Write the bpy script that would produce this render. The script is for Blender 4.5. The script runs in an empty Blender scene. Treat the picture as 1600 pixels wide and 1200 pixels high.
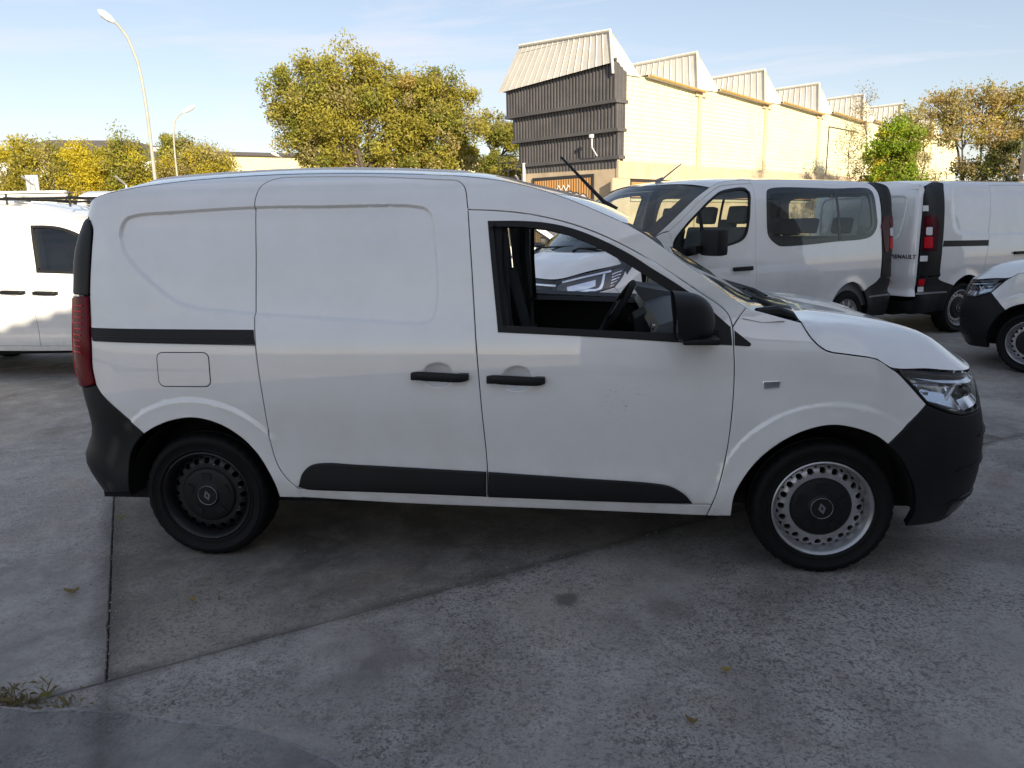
import bpy, bmesh, math, random
import numpy as np
from mathutils import Vector, Matrix, Euler
from mathutils.geometry import delaunay_2d_cdt
random.seed(7); RNG = np.random.default_rng(11)
scene = bpy.context.scene
COL = scene.collection

# ---------------------------------------------------------------- camera
cam_d = bpy.data.cameras.new('camera'); cam = bpy.data.objects.new('camera', cam_d); COL.objects.link(cam)
def cam_axes(yaw, pitch, roll):
    cy, sy, cp, sp = math.cos(yaw), math.sin(yaw), math.cos(pitch), math.sin(pitch)
    f = Vector((sy*cp, cy*cp, -sp)); r = Vector((cy, -sy, 0)); u = r.cross(f)
    return r*math.cos(roll)+u*math.sin(roll), u*math.cos(roll)-r*math.sin(roll), f
_r, _u, _f = cam_axes(math.radians(-6.1289), math.radians(12.1008), math.radians(-1.0118))
cam.matrix_world = Matrix(((_r.x, _u.x, -_f.x, 1.8096), (_r.y, _u.y, -_f.y, -3.1627), (_r.z, _u.z, -_f.z, 1.5420), (0, 0, 0, 1)))
cam_d.sensor_width = 36.0; cam_d.lens = 36.0*1180/1600; cam_d.clip_start = .05; cam_d.clip_end = 3000
scene.camera = cam
scene.render.resolution_x, scene.render.resolution_y = 1024, 768

# ---------------------------------------------------------------- sky, sun, exposure
SUN_EL = math.radians(20); SUN_DIR = Vector((.46, -.888, 0)).normalized()     # horizontal direction towards the sun
world = bpy.data.worlds.new('World'); scene.world = world; world.use_nodes = True
wn, wl = world.node_tree.nodes, world.node_tree.links; wn.clear()
def N_(tree, kind, **kw):
    n = tree.nodes.new(kind)
    for k, v in kw.items():
        if k == 'inputs':
            for a, b in v.items(): n.inputs[a].default_value = b
        else: setattr(n, k, v)
    return n
wt_ = world.node_tree
sky = N_(wt_, 'ShaderNodeTexSky', sky_type='NISHITA', sun_disc=False, sun_elevation=SUN_EL,
         sun_rotation=math.atan2(SUN_DIR.x, SUN_DIR.y), altitude=600.0, air_density=1.0, dust_density=1.0, ozone_density=1.6)
# thin cirrus drawn out over the whole dome, coordinates from the view direction projected on a high plane
tc = N_(wt_, 'ShaderNodeTexCoord'); sep = N_(wt_, 'ShaderNodeSeparateXYZ'); wl.new(tc.outputs['Generated'], sep.inputs[0])
zz = N_(wt_, 'ShaderNodeMath', operation='MAXIMUM', inputs={1: .03}); wl.new(sep.outputs['Z'], zz.inputs[0])
za = N_(wt_, 'ShaderNodeMath', operation='ADD', inputs={1: .12}); wl.new(zz.outputs[0], za.inputs[0])
dx = N_(wt_, 'ShaderNodeMath', operation='DIVIDE'); wl.new(sep.outputs['X'], dx.inputs[0]); wl.new(za.outputs[0], dx.inputs[1])
dy = N_(wt_, 'ShaderNodeMath', operation='DIVIDE'); wl.new(sep.outputs['Y'], dy.inputs[0]); wl.new(za.outputs[0], dy.inputs[1])
cmb = N_(wt_, 'ShaderNodeCombineXYZ'); wl.new(dx.outputs[0], cmb.inputs[0]); wl.new(dy.outputs[0], cmb.inputs[1])
mp = N_(wt_, 'ShaderNodeMapping'); mp.inputs['Rotation'].default_value = (0, 0, .5); mp.inputs['Scale'].default_value = (.55, 1.5, 1); mp.inputs['Location'].default_value = (3.1, 1.7, 0)
wl.new(cmb.outputs[0], mp.inputs[0])
nz = N_(wt_, 'ShaderNodeTexNoise', inputs={'Scale': 1.1, 'Detail': 9.0, 'Roughness': .62, 'Distortion': .9}); wl.new(mp.outputs[0], nz.inputs['Vector'])
cr = N_(wt_, 'ShaderNodeValToRGB'); cr.color_ramp.elements[0].position = .47; cr.color_ramp.elements[1].position = .74
cr.color_ramp.elements[0].color = (0, 0, 0, 1); cr.color_ramp.elements[1].color = (.75, .75, .75, 1); wl.new(nz.outputs['Fac'], cr.inputs[0])
tint = N_(wt_, 'ShaderNodeMix', data_type='RGBA', blend_type='MULTIPLY'); tint.inputs[0].default_value = 1.0; tint.inputs[7].default_value = (1.045, .965, .945, 1); gam = N_(wt_, 'ShaderNodeGamma', inputs={1: .68}); wl.new(sky.outputs[0], gam.inputs[0]); wl.new(gam.outputs[0], tint.inputs[6])
mixc = N_(wt_, 'ShaderNodeMix', data_type='RGBA'); mixc.inputs[7].default_value = (3.2, 3.1, 3.3, 1)
wl.new(cr.outputs[0], mixc.inputs[0]); wl.new(tint.outputs[2], mixc.inputs[6])
bg = N_(wt_, 'ShaderNodeBackground', inputs={'Strength': .067}); out = N_(wt_, 'ShaderNodeOutputWorld')
wl.new(mixc.outputs[2], bg.inputs[0]); wl.new(bg.outputs[0], out.inputs[0])
sun_d = bpy.data.lights.new('sun', 'SUN'); sun_d.energy = 2.0; sun_d.angle = math.radians(.4); sun_d.color = (1, .87, .67)
sun = bpy.data.objects.new('sun', sun_d); COL.objects.link(sun)
to_sun = Vector((SUN_DIR.x*math.cos(SUN_EL), SUN_DIR.y*math.cos(SUN_EL), math.sin(SUN_EL)))
sun.rotation_euler = to_sun.to_track_quat('Z', 'Y').to_euler(); sun.location = (10, -20, 20)
vs = scene.view_settings; vs.view_transform = 'Standard'; vs.look = 'None'; vs.gamma = 1; vs.use_curve_mapping = False; vs.exposure = 2.15
scene.render.engine = 'CYCLES'

# ---------------------------------------------------------------- numeric body surfaces
class NSpline:
    """natural cubic spline, linear outside its range"""
    def __init__(self, x, y):
        self.x = x = np.array(x, float); self.y = y = np.array(y, float)
        n = len(x); h = np.diff(x); A = np.eye(n); b = np.zeros(n)
        for i in range(1, n-1):
            A[i, i-1] = h[i-1]; A[i, i] = 2*(h[i-1]+h[i]); A[i, i+1] = h[i]
            b[i] = 6*((y[i+1]-y[i])/h[i]-(y[i]-y[i-1])/h[i-1])
        self.m = np.linalg.solve(A, b); self.h = h
    def __call__(self, t):
        t = np.asarray(t, float); x, y, m, h = self.x, self.y, self.m, self.h
        tc = np.clip(t, x[0], x[-1])
        i = np.clip(np.searchsorted(x, tc)-1, 0, len(x)-2)
        a = (x[i+1]-tc)/h[i]; b = (tc-x[i])/h[i]
        r = a*y[i]+b*y[i+1]+((a**3-a)*m[i]+(b**3-b)*m[i+1])*h[i]**2/6
        k0 = (y[1]-y[0])/h[0]-h[0]*m[1]/6; k1 = (y[-1]-y[-2])/h[-1]+h[-1]*m[-2]/6
        return r+np.where(t < x[0], (t-x[0])*k0, 0)+np.where(t > x[-1], (t-x[-1])*k1, 0)
def sstep(a, b, t):
    t = np.clip((np.asarray(t, float)-a)/(b-a), 0, 1); return t*t*(3-2*t)
def bump(c, w, t):
    t = np.clip(np.abs(np.asarray(t, float)-c)/w, 0, 1); return (1-t*t)**2
def poly_sd(px, pz, poly):
    """signed distance to a closed polygon, positive inside"""
    poly = np.asarray(poly, float); a = poly; b = np.roll(poly, -1, 0)
    p = np.stack([np.ravel(px), np.ravel(pz)], 1)
    best = np.full(len(p), 1e9); ins = np.zeros(len(p), bool)
    for (ax, az), (bx, bz) in zip(a, b):
        ex, ez = bx-ax, bz-az; L = ex*ex+ez*ez+1e-12
        t = np.clip(((p[:, 0]-ax)*ex+(p[:, 1]-az)*ez)/L, 0, 1)
        best = np.minimum(best, (p[:, 0]-ax-t*ex)**2+(p[:, 1]-az-t*ez)**2)
        c = (az > p[:, 1]) != (bz > p[:, 1])
        if abs(ez) > 1e-12: ins ^= c & (p[:, 0] < ex*(p[:, 1]-az)/ez+ax)
    d = np.sqrt(best); return np.where(ins, d, -d).reshape(np.shape(px))
class Shell:
    """body surface: a plan curve swept up z with an inward offset D(s, z); s is metres along the flank"""
    def __init__(self, plan, width, depth):
        self.W = width; self.depth = depth; self.feats = []
        P = np.array(plan, float)
        t = np.r_[0, np.cumsum(np.hypot(*np.diff(P, axis=0).T))]
        fx, fy = NSpline(t, P[:, 0]), NSpline(t, P[:, 1])
        tt = np.linspace(0, t[-1], 1600); x, y = fx(tt), fy(tt)
        s = np.r_[0, np.cumsum(np.hypot(np.diff(x), np.diff(y)))]
        s -= np.interp(0, x[::1] if x[0] < x[-1] else x[::-1], s)
        dx, dy = np.gradient(x, s), np.gradient(y, s); L = np.hypot(dx, dy)
        self.s, self.x, self.y, self.nx, self.ny = s, x, y, -dy/L, dx/L
        self.smin, self.smax = s[0], s[-1]
    def Q(self, s, z, off=0.0):
        s = np.asarray(s, float); z = np.asarray(z, float)
        d = self.depth(s, z)-off
        for f in self.feats: d = d+f(s, z)
        I = lambda a: np.interp(s, self.s, a)
        return np.stack([I(self.x)+I(self.nx)*d, I(self.y)+I(self.ny)*d, z+0*s], -1)
    def N(self, s, z):
        e = 2e-3; a = self.Q(s+e, z)-self.Q(s-e, z); b = self.Q(s, z+e)-self.Q(s, z-e)
        n = np.cross(a, b); return n/np.linalg.norm(n, axis=-1, keepdims=True)

# --- the small panel van (2.81 m wheelbase, 4.39 m long, 1.775 m wide)
EX_PLAN = [(-.735, .8875), (-.729, .65), (-.708, .42), (-.672, .25), (-.61, .125), (-.53, .058), (-.42, .022),
           (-.2, .003), (.2, .0), (.8, .0), (1.5, .0), (2.1, .0), (2.6, .004), (2.9, .012), (3.1, .03), (3.25, .06),
           (3.38, .115), (3.48, .2), (3.555, .33), (3.605, .5), (3.635, .7), (3.643, .8875)]
_exside = NSpline([.05, .18, .25, .32, .39, .48, .58, .70, .85, .98, 1.06, 1.12, 1.2, 1.32, 1.45, 1.57, 1.65, 1.70, 1.74, 1.77],
                  [.11, .058, .034, .014, .008, .014, .012, .002, .0, .006, .016, .03, .046, .066, .091, .122, .152, .183, .235, .32])
_exnose = NSpline([.05, .15, .2, .27, .36, .48, .58, .66, .74, .82, .9, .97, 1.05],
                  [.2, .12, .075, .028, -.004, -.016, -.016, -.004, .016, .042, .085, .15, .25])
_extail = NSpline([.05, .22, .28, .36, .42, .47, .55, .7, .9, 1.1, 1.3, 1.5, 1.62, 1.7, 1.75, 1.79],
                  [.19, .085, .042, -.001, -.024, -.025, .010, .016, -.004, .008, .033, .075, .126, .168, .25, .34])
def ex_depth(s, z):
    wn = sstep(2.95, 3.3, s); wt = 1-sstep(-.72, -.42, s)
    d = _exside(z)*(1-wn-wt)+_exnose(z)*wn+_extail(z)*wt
    d = d+.055*sstep(1.9, 2.9, s)*sstep(.98, 1.2, z)*(1-wn)
    for c, r0, amp in ((0., .40, .02), (2.812, .425, .022)):
        r = np.hypot(s-c, z-.3)
        d = d-(amp*.55*(1-sstep(r0-.075, r0+.06, r))+.008*(1-sstep(.470, .492, r)))*sstep(.12, .3, z)*(1-wn*.7)*(1-wt*.6)
    return d
EXP = Shell(EX_PLAN, 1.775, ex_depth)
# --- the larger van (3.10 m wheelbase, 5.05 m long, 1.956 m wide)
TR_PLAN = [(-.968, .978), (-.966, .7), (-.960, .4), (-.945, .2), (-.905, .085), (-.83, .035), (-.65, .012), (-.3, .003), (.2, 0.), (1., 0.), (1.8, 0.), (2.5, .0),
           (2.9, .008), (3.15, .024), (3.35, .055), (3.53, .11), (3.68, .19), (3.80, .30), (3.90, .45), (3.975, .65), (4.015, .84), (4.025, .978)]
_trside = NSpline([.05, .2, .3, .4, .52, .66, .82, .98, 1.08, 1.16, 1.26, 1.42, 1.58, 1.72, 1.82, 1.89, 1.94, 1.975],
                  [.14, .075, .045, .022, .014, .012, .0, .0, .006, .016, .028, .046, .070, .100, .132, .172, .228, .32])
_trnose = NSpline([.05, .2, .3, .42, .6, .75, .88, .98, 1.08, 1.18, 1.28], [.2, .10, .05, .012, .0, .0, .022, .06, .12, .21, .32])
_trtail = NSpline([.05, .25, .36, .45, .55, .58, .7, .9, 1.1, 1.3, 1.5, 1.7, 1.82, 1.9, 1.95, 1.985], [.15, .06, .0, -.01, -.01, .012, .012, .012, .016, .026, .042, .066, .09, .125, .18, .29])
def tr_depth(s, z):
    wn = sstep(3.15, 3.6, s); wt = 1-sstep(-.95, -.6, s)
    d = _trside(z)*(1-wn-wt)+_trnose(z)*wn+_trtail(z)*wt
    d = d+.05*sstep(2.2, 3.2, s)*sstep(1.02, 1.3, z)*(1-wn)
    for c in (0., 3.098):
        r = np.hypot(s-c, z-.335); d = d-.02*(1-sstep(.36, .52, r))*sstep(.12, .3, z)*(1-wn*.7)
    return d
TRF = Shell(TR_PLAN, 1.956, tr_depth)

# ---------------------------------------------------------------- materials
MATS = {}
def new_mat(name):
    m = bpy.data.materials.new(name); m.use_nodes = True; MATS[name] = m
    return m, m.node_tree, m.node_tree.nodes['Principled BSDF']
def simple(name, col, rough=.5, metal=0.0, coat=0.0, bumpscale=0, bump=0.0, var=0.0, varscale=3.0, spec=.5, coord='Object', detail=5.0):
    """plain surface with a little tone variation and fine relief"""
    m, t, b = new_mat(name); L = t.links
    b.inputs['Base Color'].default_value = (*col, 1); b.inputs['Roughness'].default_value = rough; b.inputs['Metallic'].default_value = metal
    b.inputs['Coat Weight'].default_value = coat; b.inputs['Coat Roughness'].default_value = .035; b.inputs['Specular IOR Level'].default_value = spec
    c = N_(t, 'ShaderNodeTexCoord')
    if var:
        n = N_(t, 'ShaderNodeTexNoise', inputs={'Scale': varscale, 'Detail': detail, 'Roughness': .6}); L.new(c.outputs[coord], n.inputs['Vector'])
        r = N_(t, 'ShaderNodeMapRange', inputs={1: .3, 2: .7, 3: 1-var, 4: 1+var*.6}); L.new(n.outputs['Fac'], r.inputs[0])
        x = N_(t, 'ShaderNodeVectorMath', operation='SCALE'); x.inputs[0].default_value = col; L.new(r.outputs[0], x.inputs['Scale']); L.new(x.outputs[0], b.inputs['Base Color'])
    if bump:
        n = N_(t, 'ShaderNodeTexNoise', inputs={'Scale': bumpscale, 'Detail': 3.0}); L.new(c.outputs[coord], n.inputs['Vector'])
        k = N_(t, 'ShaderNodeBump', inputs={'Strength': bump, 'Distance': .002}); L.new(n.outputs['Fac'], k.inputs['Height']); L.new(k.outputs[0], b.inputs['Normal'])
    return m
def glassy(name, tint, refl=1.0, rough=0.0):
    """thin pane: tinted see-through plus mirror reflection by fresnel"""
    m, t, b = new_mat(name); L = t.links; t.nodes.remove(b)
    o = t.nodes['Material Output']; tr = N_(t, 'ShaderNodeBsdfTransparent', inputs={0: (*tint, 1)}); gl = N_(t, 'ShaderNodeBsdfGlossy', inputs={'Roughness': rough, 'Color': (refl, refl, refl, 1)})
    lw = N_(t, 'ShaderNodeLayerWeight', inputs={0: .5}); pw = N_(t, 'ShaderNodeMath', operation='POWER', inputs={1: 5.0}); L.new(lw.outputs['Facing'], pw.inputs[0])
    fr = N_(t, 'ShaderNodeMath', operation='MULTIPLY_ADD', inputs={1: .94, 2: .06}); L.new(pw.outputs[0], fr.inputs[0]); mx = N_(t, 'ShaderNodeMixShader')
    L.new(fr.outputs[0], mx.inputs[0]); L.new(tr.outputs[0], mx.inputs[1]); L.new(gl.outputs[0], mx.inputs[2]); L.new(mx.outputs[0], o.inputs[0])
    return m
def paint_mat(name, col):
    m, t, b = new_mat(name); L = t.links
    b.inputs['Roughness'].default_value = .4; b.inputs['Coat Weight'].default_value = 1.0; b.inputs['Coat Roughness'].default_value = .025; b.inputs['Coat IOR'].default_value = 1.9
    c = N_(t, 'ShaderNodeTexCoord')
    n = N_(t, 'ShaderNodeTexNoise', inputs={'Scale': 2.3, 'Detail': 8.0, 'Roughness': .65}); L.new(c.outputs['Object'], n.inputs['Vector'])
    r = N_(t, 'ShaderNodeValToRGB'); e = r.color_ramp.elements; e[0].position = .36; e[1].position = .62
    e[0].color = (col[0]*.93, col[1]*.925, col[2]*.905, 1); e[1].color = (*col, 1); L.new(n.outputs['Fac'], r.inputs[0])
    # specks of road film
    n2 = N_(t, 'ShaderNodeTexNoise', inputs={'Scale': 60.0, 'Detail': 6.0, 'Roughness': .8}); L.new(c.outputs['Object'], n2.inputs['Vector'])
    r2 = N_(t, 'ShaderNodeMapRange', inputs={1: .66, 2: .8, 3: 0., 4: .25}); L.new(n2.outputs['Fac'], r2.inputs[0])
    mx = N_(t, 'ShaderNodeMix', data_type='RGBA'); mx.inputs[7].default_value = (.36, .34, .31, 1); L.new(r2.outputs[0], mx.inputs[0]); L.new(r.outputs[0], mx.inputs[6])
    # road film thickening towards the sills, and a scuff on the front door
    sp = N_(t, 'ShaderNodeSeparateXYZ'); L.new(c.outputs['Object'], sp.inputs[0])
    hz = N_(t, 'ShaderNodeMapRange', inputs={1: .62, 2: .24, 3: 0., 4: 1.}); L.new(sp.outputs['Z'], hz.inputs[0])
    n4 = N_(t, 'ShaderNodeTexNoise', inputs={'Scale': 7.0, 'Detail': 7.0, 'Roughness': .7}); L.new(c.outputs['Object'], n4.inputs['Vector'])
    k4 = N_(t, 'ShaderNodeMapRange', inputs={1: .35, 2: .7, 3: .05, 4: .42}); L.new(n4.outputs['Fac'], k4.inputs[0])
    fm = N_(t, 'ShaderNodeMath', operation='MULTIPLY'); L.new(hz.outputs[0], fm.inputs[0]); L.new(k4.outputs[0], fm.inputs[1])
    m5 = N_(t, 'ShaderNodeMix', data_type='RGBA'); m5.inputs[7].default_value = (.33, .30, .26, 1); L.new(fm.outputs[0], m5.inputs[0]); L.new(mx.outputs[2], m5.inputs[6])
    ds = N_(t, 'ShaderNodeVectorMath', operation='DISTANCE'); ds.inputs[1].default_value = (1.93, 0, .80); L.new(c.outputs['Object'], ds.inputs[0])
    dr_ = N_(t, 'ShaderNodeMapRange', inputs={1: .16, 2: .03, 3: 0., 4: 1.}); L.new(ds.outputs['Value'], dr_.inputs[0])
    mp_ = N_(t, 'ShaderNodeMapping'); mp_.inputs['Scale'].default_value = (30, 30, 80); L.new(c.outputs['Object'], mp_.inputs[0]); n6 = N_(t, 'ShaderNodeTexNoise', inputs={'Scale': 1.0, 'Detail': 5.0, 'Roughness': .7}); L.new(mp_.outputs[0], n6.inputs['Vector'])
    k6 = N_(t, 'ShaderNodeMapRange', inputs={1: .57, 2: .68, 3: 0., 4: .55}); L.new(n6.outputs['Fac'], k6.inputs[0]); f6 = N_(t, 'ShaderNodeMath', operation='MULTIPLY'); L.new(dr_.outputs[0], f6.inputs[0]); L.new(k6.outputs[0], f6.inputs[1])
    m6 = N_(t, 'ShaderNodeMix', data_type='RGBA'); m6.inputs[7].default_value = (.25, .24, .23, 1); L.new(f6.outputs[0], m6.inputs[0]); L.new(m5.outputs[2], m6.inputs[6]); L.new(m6.outputs[2], b.inputs['Base Color'])
    # faint orange peel and sheet-metal waviness
    n3 = N_(t, 'ShaderNodeTexNoise', inputs={'Scale': 3.2, 'Detail': 1.0}); L.new(c.outputs['Object'], n3.inputs['Vector'])
    bp = N_(t, 'ShaderNodeBump', inputs={'Strength': .05, 'Distance': .02}); L.new(n3.outputs['Fac'], bp.inputs['Height']); L.new(bp.outputs[0], b.inputs['Normal']); L.new(bp.outputs[0], b.inputs['Coat Normal'])
    rr = N_(t, 'ShaderNodeMapRange', inputs={1: .3, 2: .7, 3: .008, 4: .03}); L.new(n.outputs['Fac'], rr.inputs[0]); L.new(rr.outputs[0], b.inputs['Coat Roughness'])
    return m
paint_mat('paint', (.87, .868, .855))
simple('black_plastic', (.006, .0065, .0075), .5, spec=.34, bumpscale=500, bump=.25, var=.25, varscale=6)
simple('gloss_black', (.006, .006, .007), .2, coat=.15)
simple('rubber', (.006, .006, .006), .7, spec=.25, bumpscale=120, bump=.35, var=.35, varscale=9)
simple('seal', (.004, .004, .0045), .4, spec=.3)
simple('liner', (.006, .006, .006), .9)
simple('inner_dark', (.02, .02, .021), .8, var=.2)
simple('steel_silver', (.46, .46, .47), .33, metal=.75, var=.2, varscale=12)
simple('steel_black', (.006, .006, .007), .5, var=.5, varscale=20)
simple('cap_black', (.007, .007, .008), .5, spec=.35, bumpscale=300, bump=.2)
simple('chrome', (.82, .83, .85), .08, metal=1.0)
simple('emblem_grey', (.22, .22, .235), .32, metal=.5)
simple('worn_silver', (.45, .45, .46), .4, metal=.6)
simple('lamp_dark', (.02, .02, .024), .25, coat=.5); simple('lamp_chrome', (.78, .79, .83), .14, metal=.9)
simple('lamp_reflector', (.78, .79, .82), .12, metal=1.0)
simple('lamp_guide', (.75, .78, .85), .25, coat=1.0)
simple('red_lens', (.13, .004, .010), .12, spec=.12)
simple('red_bright', (.62, .012, .025), .25, spec=.15)
simple('dark_red', (.06, .005, .012), .14, spec=.12)
simple('fabric_dark', (.016, .017, .02), .95, bumpscale=300, bump=.6)
simple('fabric_grey', (.10, .11, .125), .95, bumpscale=300, bump=.5)
simple('dash_grey', (.085, .096, .112), .6, bumpscale=400, bump=.25)
simple('trim_grey', (.20, .205, .21), .6)
simple('mirror_glass', (.9, .9, .9), .01, metal=1.0)
simple('letter_dark', (.03, .03, .035), .25, metal=.3)
glassy('glass_clear', (.88, .93, .90), refl=.9); glassy('glass_tint', (.36, .40, .40)); glassy('glass_lamp', (.95, .96, .98)); glassy('glass_dark', (.10, .115, .12))

# ---------------------------------------------------------------- objects
def obj(name, me, mat=None, parent=None, loc=None):
    o = bpy.data.objects.new(name, me); COL.objects.link(o)
    if mat is not None and me is not None and not me.materials:
        for k in (mat if isinstance(mat, (list, tuple)) else [mat]): me.materials.append(MATS[k] if isinstance(k, str) else k)
    if parent is not None: o.parent = parent
    if loc is not None: o.location = loc
    return o
def tag(o, label=None, cat=None, group=None, kind=None):
    if label: o['label'] = label
    if cat: o['category'] = cat
    if group: o['group'] = group
    if kind: o['kind'] = kind
    return o
def thing(name, label, cat, loc=(0, 0, 0), rz=0.0, group=None):
    o = bpy.data.objects.new(name, None); COL.objects.link(o); o.location = loc; o.rotation_euler = (0, 0, rz); o.empty_display_size = .2
    return tag(o, label, cat, group)
def copy_tree(o, parent=None, skip=()):
    c = o.copy(); COL.objects.link(c); c.parent = parent
    for ch in list(o.children):
        if not any(ch.name.startswith(k) for k in skip): copy_tree(ch, c, skip)
    return c
def mesh(name, v, f, normals=None, smooth=True, sharp_angle=None):
    me = bpy.data.meshes.new(name); me.from_pydata([tuple(map(float, p)) for p in v], [], [tuple(map(int, q)) for q in f]); me.validate(); me.update()
    if smooth: me.polygons.foreach_set('use_smooth', [True]*len(me.polygons))
    if normals is not None and len(normals) == len(me.vertices): me.normals_split_custom_set_from_vertices([tuple(map(float, n)) for n in normals])
    elif sharp_angle: me.set_sharp_from_angle(angle=math.radians(sharp_angle))
    return me
def flip(v, f, W, n=None):
    v = np.array(v, float).copy(); v[:, 1] = W-v[:, 1]
    g = [tuple(reversed(q)) for q in f]
    if n is not None: n = np.array(n, float).copy(); n[:, 1] *= -1
    return v, g, n
class MB:
    """collects shapes into one mesh"""
    def __init__(self): self.v = []; self.f = []
    def add(self, v, f):
        k = len(self.v); self.v += [tuple(map(float, p)) for p in v]; self.f += [tuple(i+k for i in q) for q in f]; return self
    def box(self, lo, hi, bev=0.0):
        if bev:
            bm = bmesh.new(); bmesh.ops.create_cube(bm, size=1)
            for q in bm.verts: q.co = Vector([(lo[i]+hi[i])/2+q.co[i]*(hi[i]-lo[i]) for i in range(3)])
            bmesh.ops.bevel(bm, geom=bm.edges[:], offset=bev, segments=2, affect='EDGES', profile=.7)
            bm.verts.ensure_lookup_table(); self.add([q.co[:] for q in bm.verts], [[w.index for w in q.verts] for q in bm.faces]); bm.free(); return self
        x, y, z = zip(lo, hi)
        v = [(x[i], y[j], z[k]) for i in (0, 1) for j in (0, 1) for k in (0, 1)]
        return self.add(v, [(0, 1, 3, 2), (4, 6, 7, 5), (0, 4, 5, 1), (2, 3, 7, 6), (0, 2, 6, 4), (1, 5, 7, 3)])
    def tube(self, pts, r, n=10, cap=True):
        P = [Vector(p) for p in pts]; R_ = r if isinstance(r, (list, tuple)) else [r]*len(P); rings = []
        up = Vector((0, 0, 1))
        for i, p in enumerate(P):
            d = (P[min(i+1, len(P)-1)]-P[max(i-1, 0)]).normalized()
            a = d.cross(up)
            if a.length < .05: a = d.cross(Vector((1, 0, 0)))
            a.normalize(); b = d.cross(a); up = -b if b.dot(up) < 0 else b
            if i == 0: pa = a
            else:
                a = (pa-d*pa.dot(d)).normalized(); b = d.cross(a); pa = a
            rings.append([p+(a*math.cos(2*math.pi*k/n)+b*math.sin(2*math.pi*k/n))*R_[i] for k in range(n)])
        v = [q for g in rings for q in g]; f = []
        for i in range(len(P)-1):
            for k in range(n): f.append((i*n+k, (i+1)*n+k, (i+1)*n+(k+1) % n, i*n+(k+1) % n))
        if cap: f.append(tuple(range(n))); f.append(tuple(range((len(P)-1)*n+n-1, (len(P)-1)*n-1, -1)))
        return self.add(v, f)
    def lathe(self, prof, c=(0, 0, 0), axis='y', n=48, close=False):
        """prof: (radius, offset along axis)"""
        v = []; f = []; m = len(prof)
        for k in range(n):
            a = 2*math.pi*k/n; ca, sa = math.cos(a), math.sin(a)
            for r, h in prof:
                p = {'y': (r*ca, h, r*sa), 'z': (r*ca, r*sa, h), 'x': (h, r*ca, r*sa)}[axis]; v.append((p[0]+c[0], p[1]+c[1], p[2]+c[2]))
        for k in range(n):
            k2 = (k+1) % n
            for i in range(m-1): f.append((k*m+i, k*m+i+1, k2*m+i+1, k2*m+i))
            if close: f.append((k*m+m-1, k*m, k2*m, k2*m+m-1))
        return self.add(v, f)
    def prism(self, poly, lo, hi, axis='y'):
        n = len(poly); mk = {'y': lambda a, b, h: (a, h, b), 'x': lambda a, b, h: (h, a, b), 'z': lambda a, b, h: (a, b, h)}[axis]
        v = [mk(a, b, lo) for a, b in poly]+[mk(a, b, hi) for a, b in poly]
        return self.add(v, [tuple(range(n)), tuple(range(2*n-1, n-1, -1))]+[(i, i+n, (i+1) % n+n, (i+1) % n) for i in range(n)])
    def grid(self, P):
        """P: array (m, n, 3)"""
        m, n = P.shape[:2]
        return self.add(P.reshape(-1, 3), [(i*n+j, i*n+j+1, (i+1)*n+j+1, (i+1)*n+j) for i in range(m-1) for j in range(n-1)])
    def build(self, name, mat, parent=None, smooth=True, sharp=35, recalc=True, mirrorW=None):
        v, f = self.v, self.f
        if mirrorW is not None: v, f, _ = flip(v, f, mirrorW)
        me = mesh(name, v, f, smooth=smooth)
        if recalc:
            bm = bmesh.new(); bm.from_mesh(me); bmesh.ops.remove_doubles(bm, verts=bm.verts, dist=1e-5); bmesh.ops.recalc_face_normals(bm, faces=bm.faces); bm.to_mesh(me); bm.free()
            if smooth: me.polygons.foreach_set('use_smooth', [True]*len(me.polygons))
        if smooth and sharp: me.set_sharp_from_angle(angle=math.radians(sharp))
        return obj(name, me, mat, parent)
def catmull(pts, step=.015, closed=False):
    P = np.array(pts, float); n = len(P)
    if n == 2 and not closed:
        k = max(1, int(np.linalg.norm(P[1]-P[0])/step)); return [tuple(P[0]+(P[1]-P[0])*i/k) for i in range(k+1)]
    out = []
    for i in range(n if closed else n-1):
        if closed: p0, p1, p2, p3 = P[i-1], P[i], P[(i+1) % n], P[(i+2) % n]
        else: p1, p2 = P[i], P[i+1]; p0 = P[i-1] if i else 2*p1-p2; p3 = P[i+2] if i+2 < n else 2*p2-p1
        L = [max(np.linalg.norm(b-a), 1e-6)**.5 for a, b in ((p0, p1), (p1, p2), (p2, p3))]
        t0, t1 = 0, L[0]; t2 = t1+L[1]; t3 = t2+L[2]
        k = max(1, int(np.linalg.norm(p2-p1)/step))
        for j in range(k):
            t = t1+(t2-t1)*j/k
            a1 = (t1-t)/(t1-t0)*p0+(t-t0)/(t1-t0)*p1; a2 = (t2-t)/(t2-t1)*p1+(t-t1)/(t2-t1)*p2; a3 = (t3-t)/(t3-t2)*p2+(t-t2)/(t3-t2)*p3
            b1 = (t2-t)/(t2-t0)*a1+(t-t0)/(t2-t0)*a2; b2 = (t3-t)/(t3-t1)*a2+(t-t1)/(t3-t1)*a3
            out.append(tuple((t2-t)/(t2-t1)*b1+(t-t1)/(t2-t1)*b2))
    if not closed: out.append(tuple(P[-1]))
    return out
def path(tab, *segs, step=.015):
    """closed outline from named curves ('-name' runs backwards) and literal point lists"""
    out = []
    for s in segs:
        if isinstance(s, str): p = tab[s[1:]][::-1] if s[0] == '-' else tab[s]
        else: p = s
        c = catmull(p, step)
        if out and np.hypot(out[-1][0]-c[0][0], out[-1][1]-c[0][1]) < 1e-3: c = c[1:]
        elif out: out += catmull([out[-1], c[0]], step)[1:-1]
        out += c
    if np.hypot(out[-1][0]-out[0][0], out[-1][1]-out[0][1]) < 1e-3: out.pop()
    else: out += catmull([out[-1], out[0]], step)[1:-1]
    return out
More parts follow.
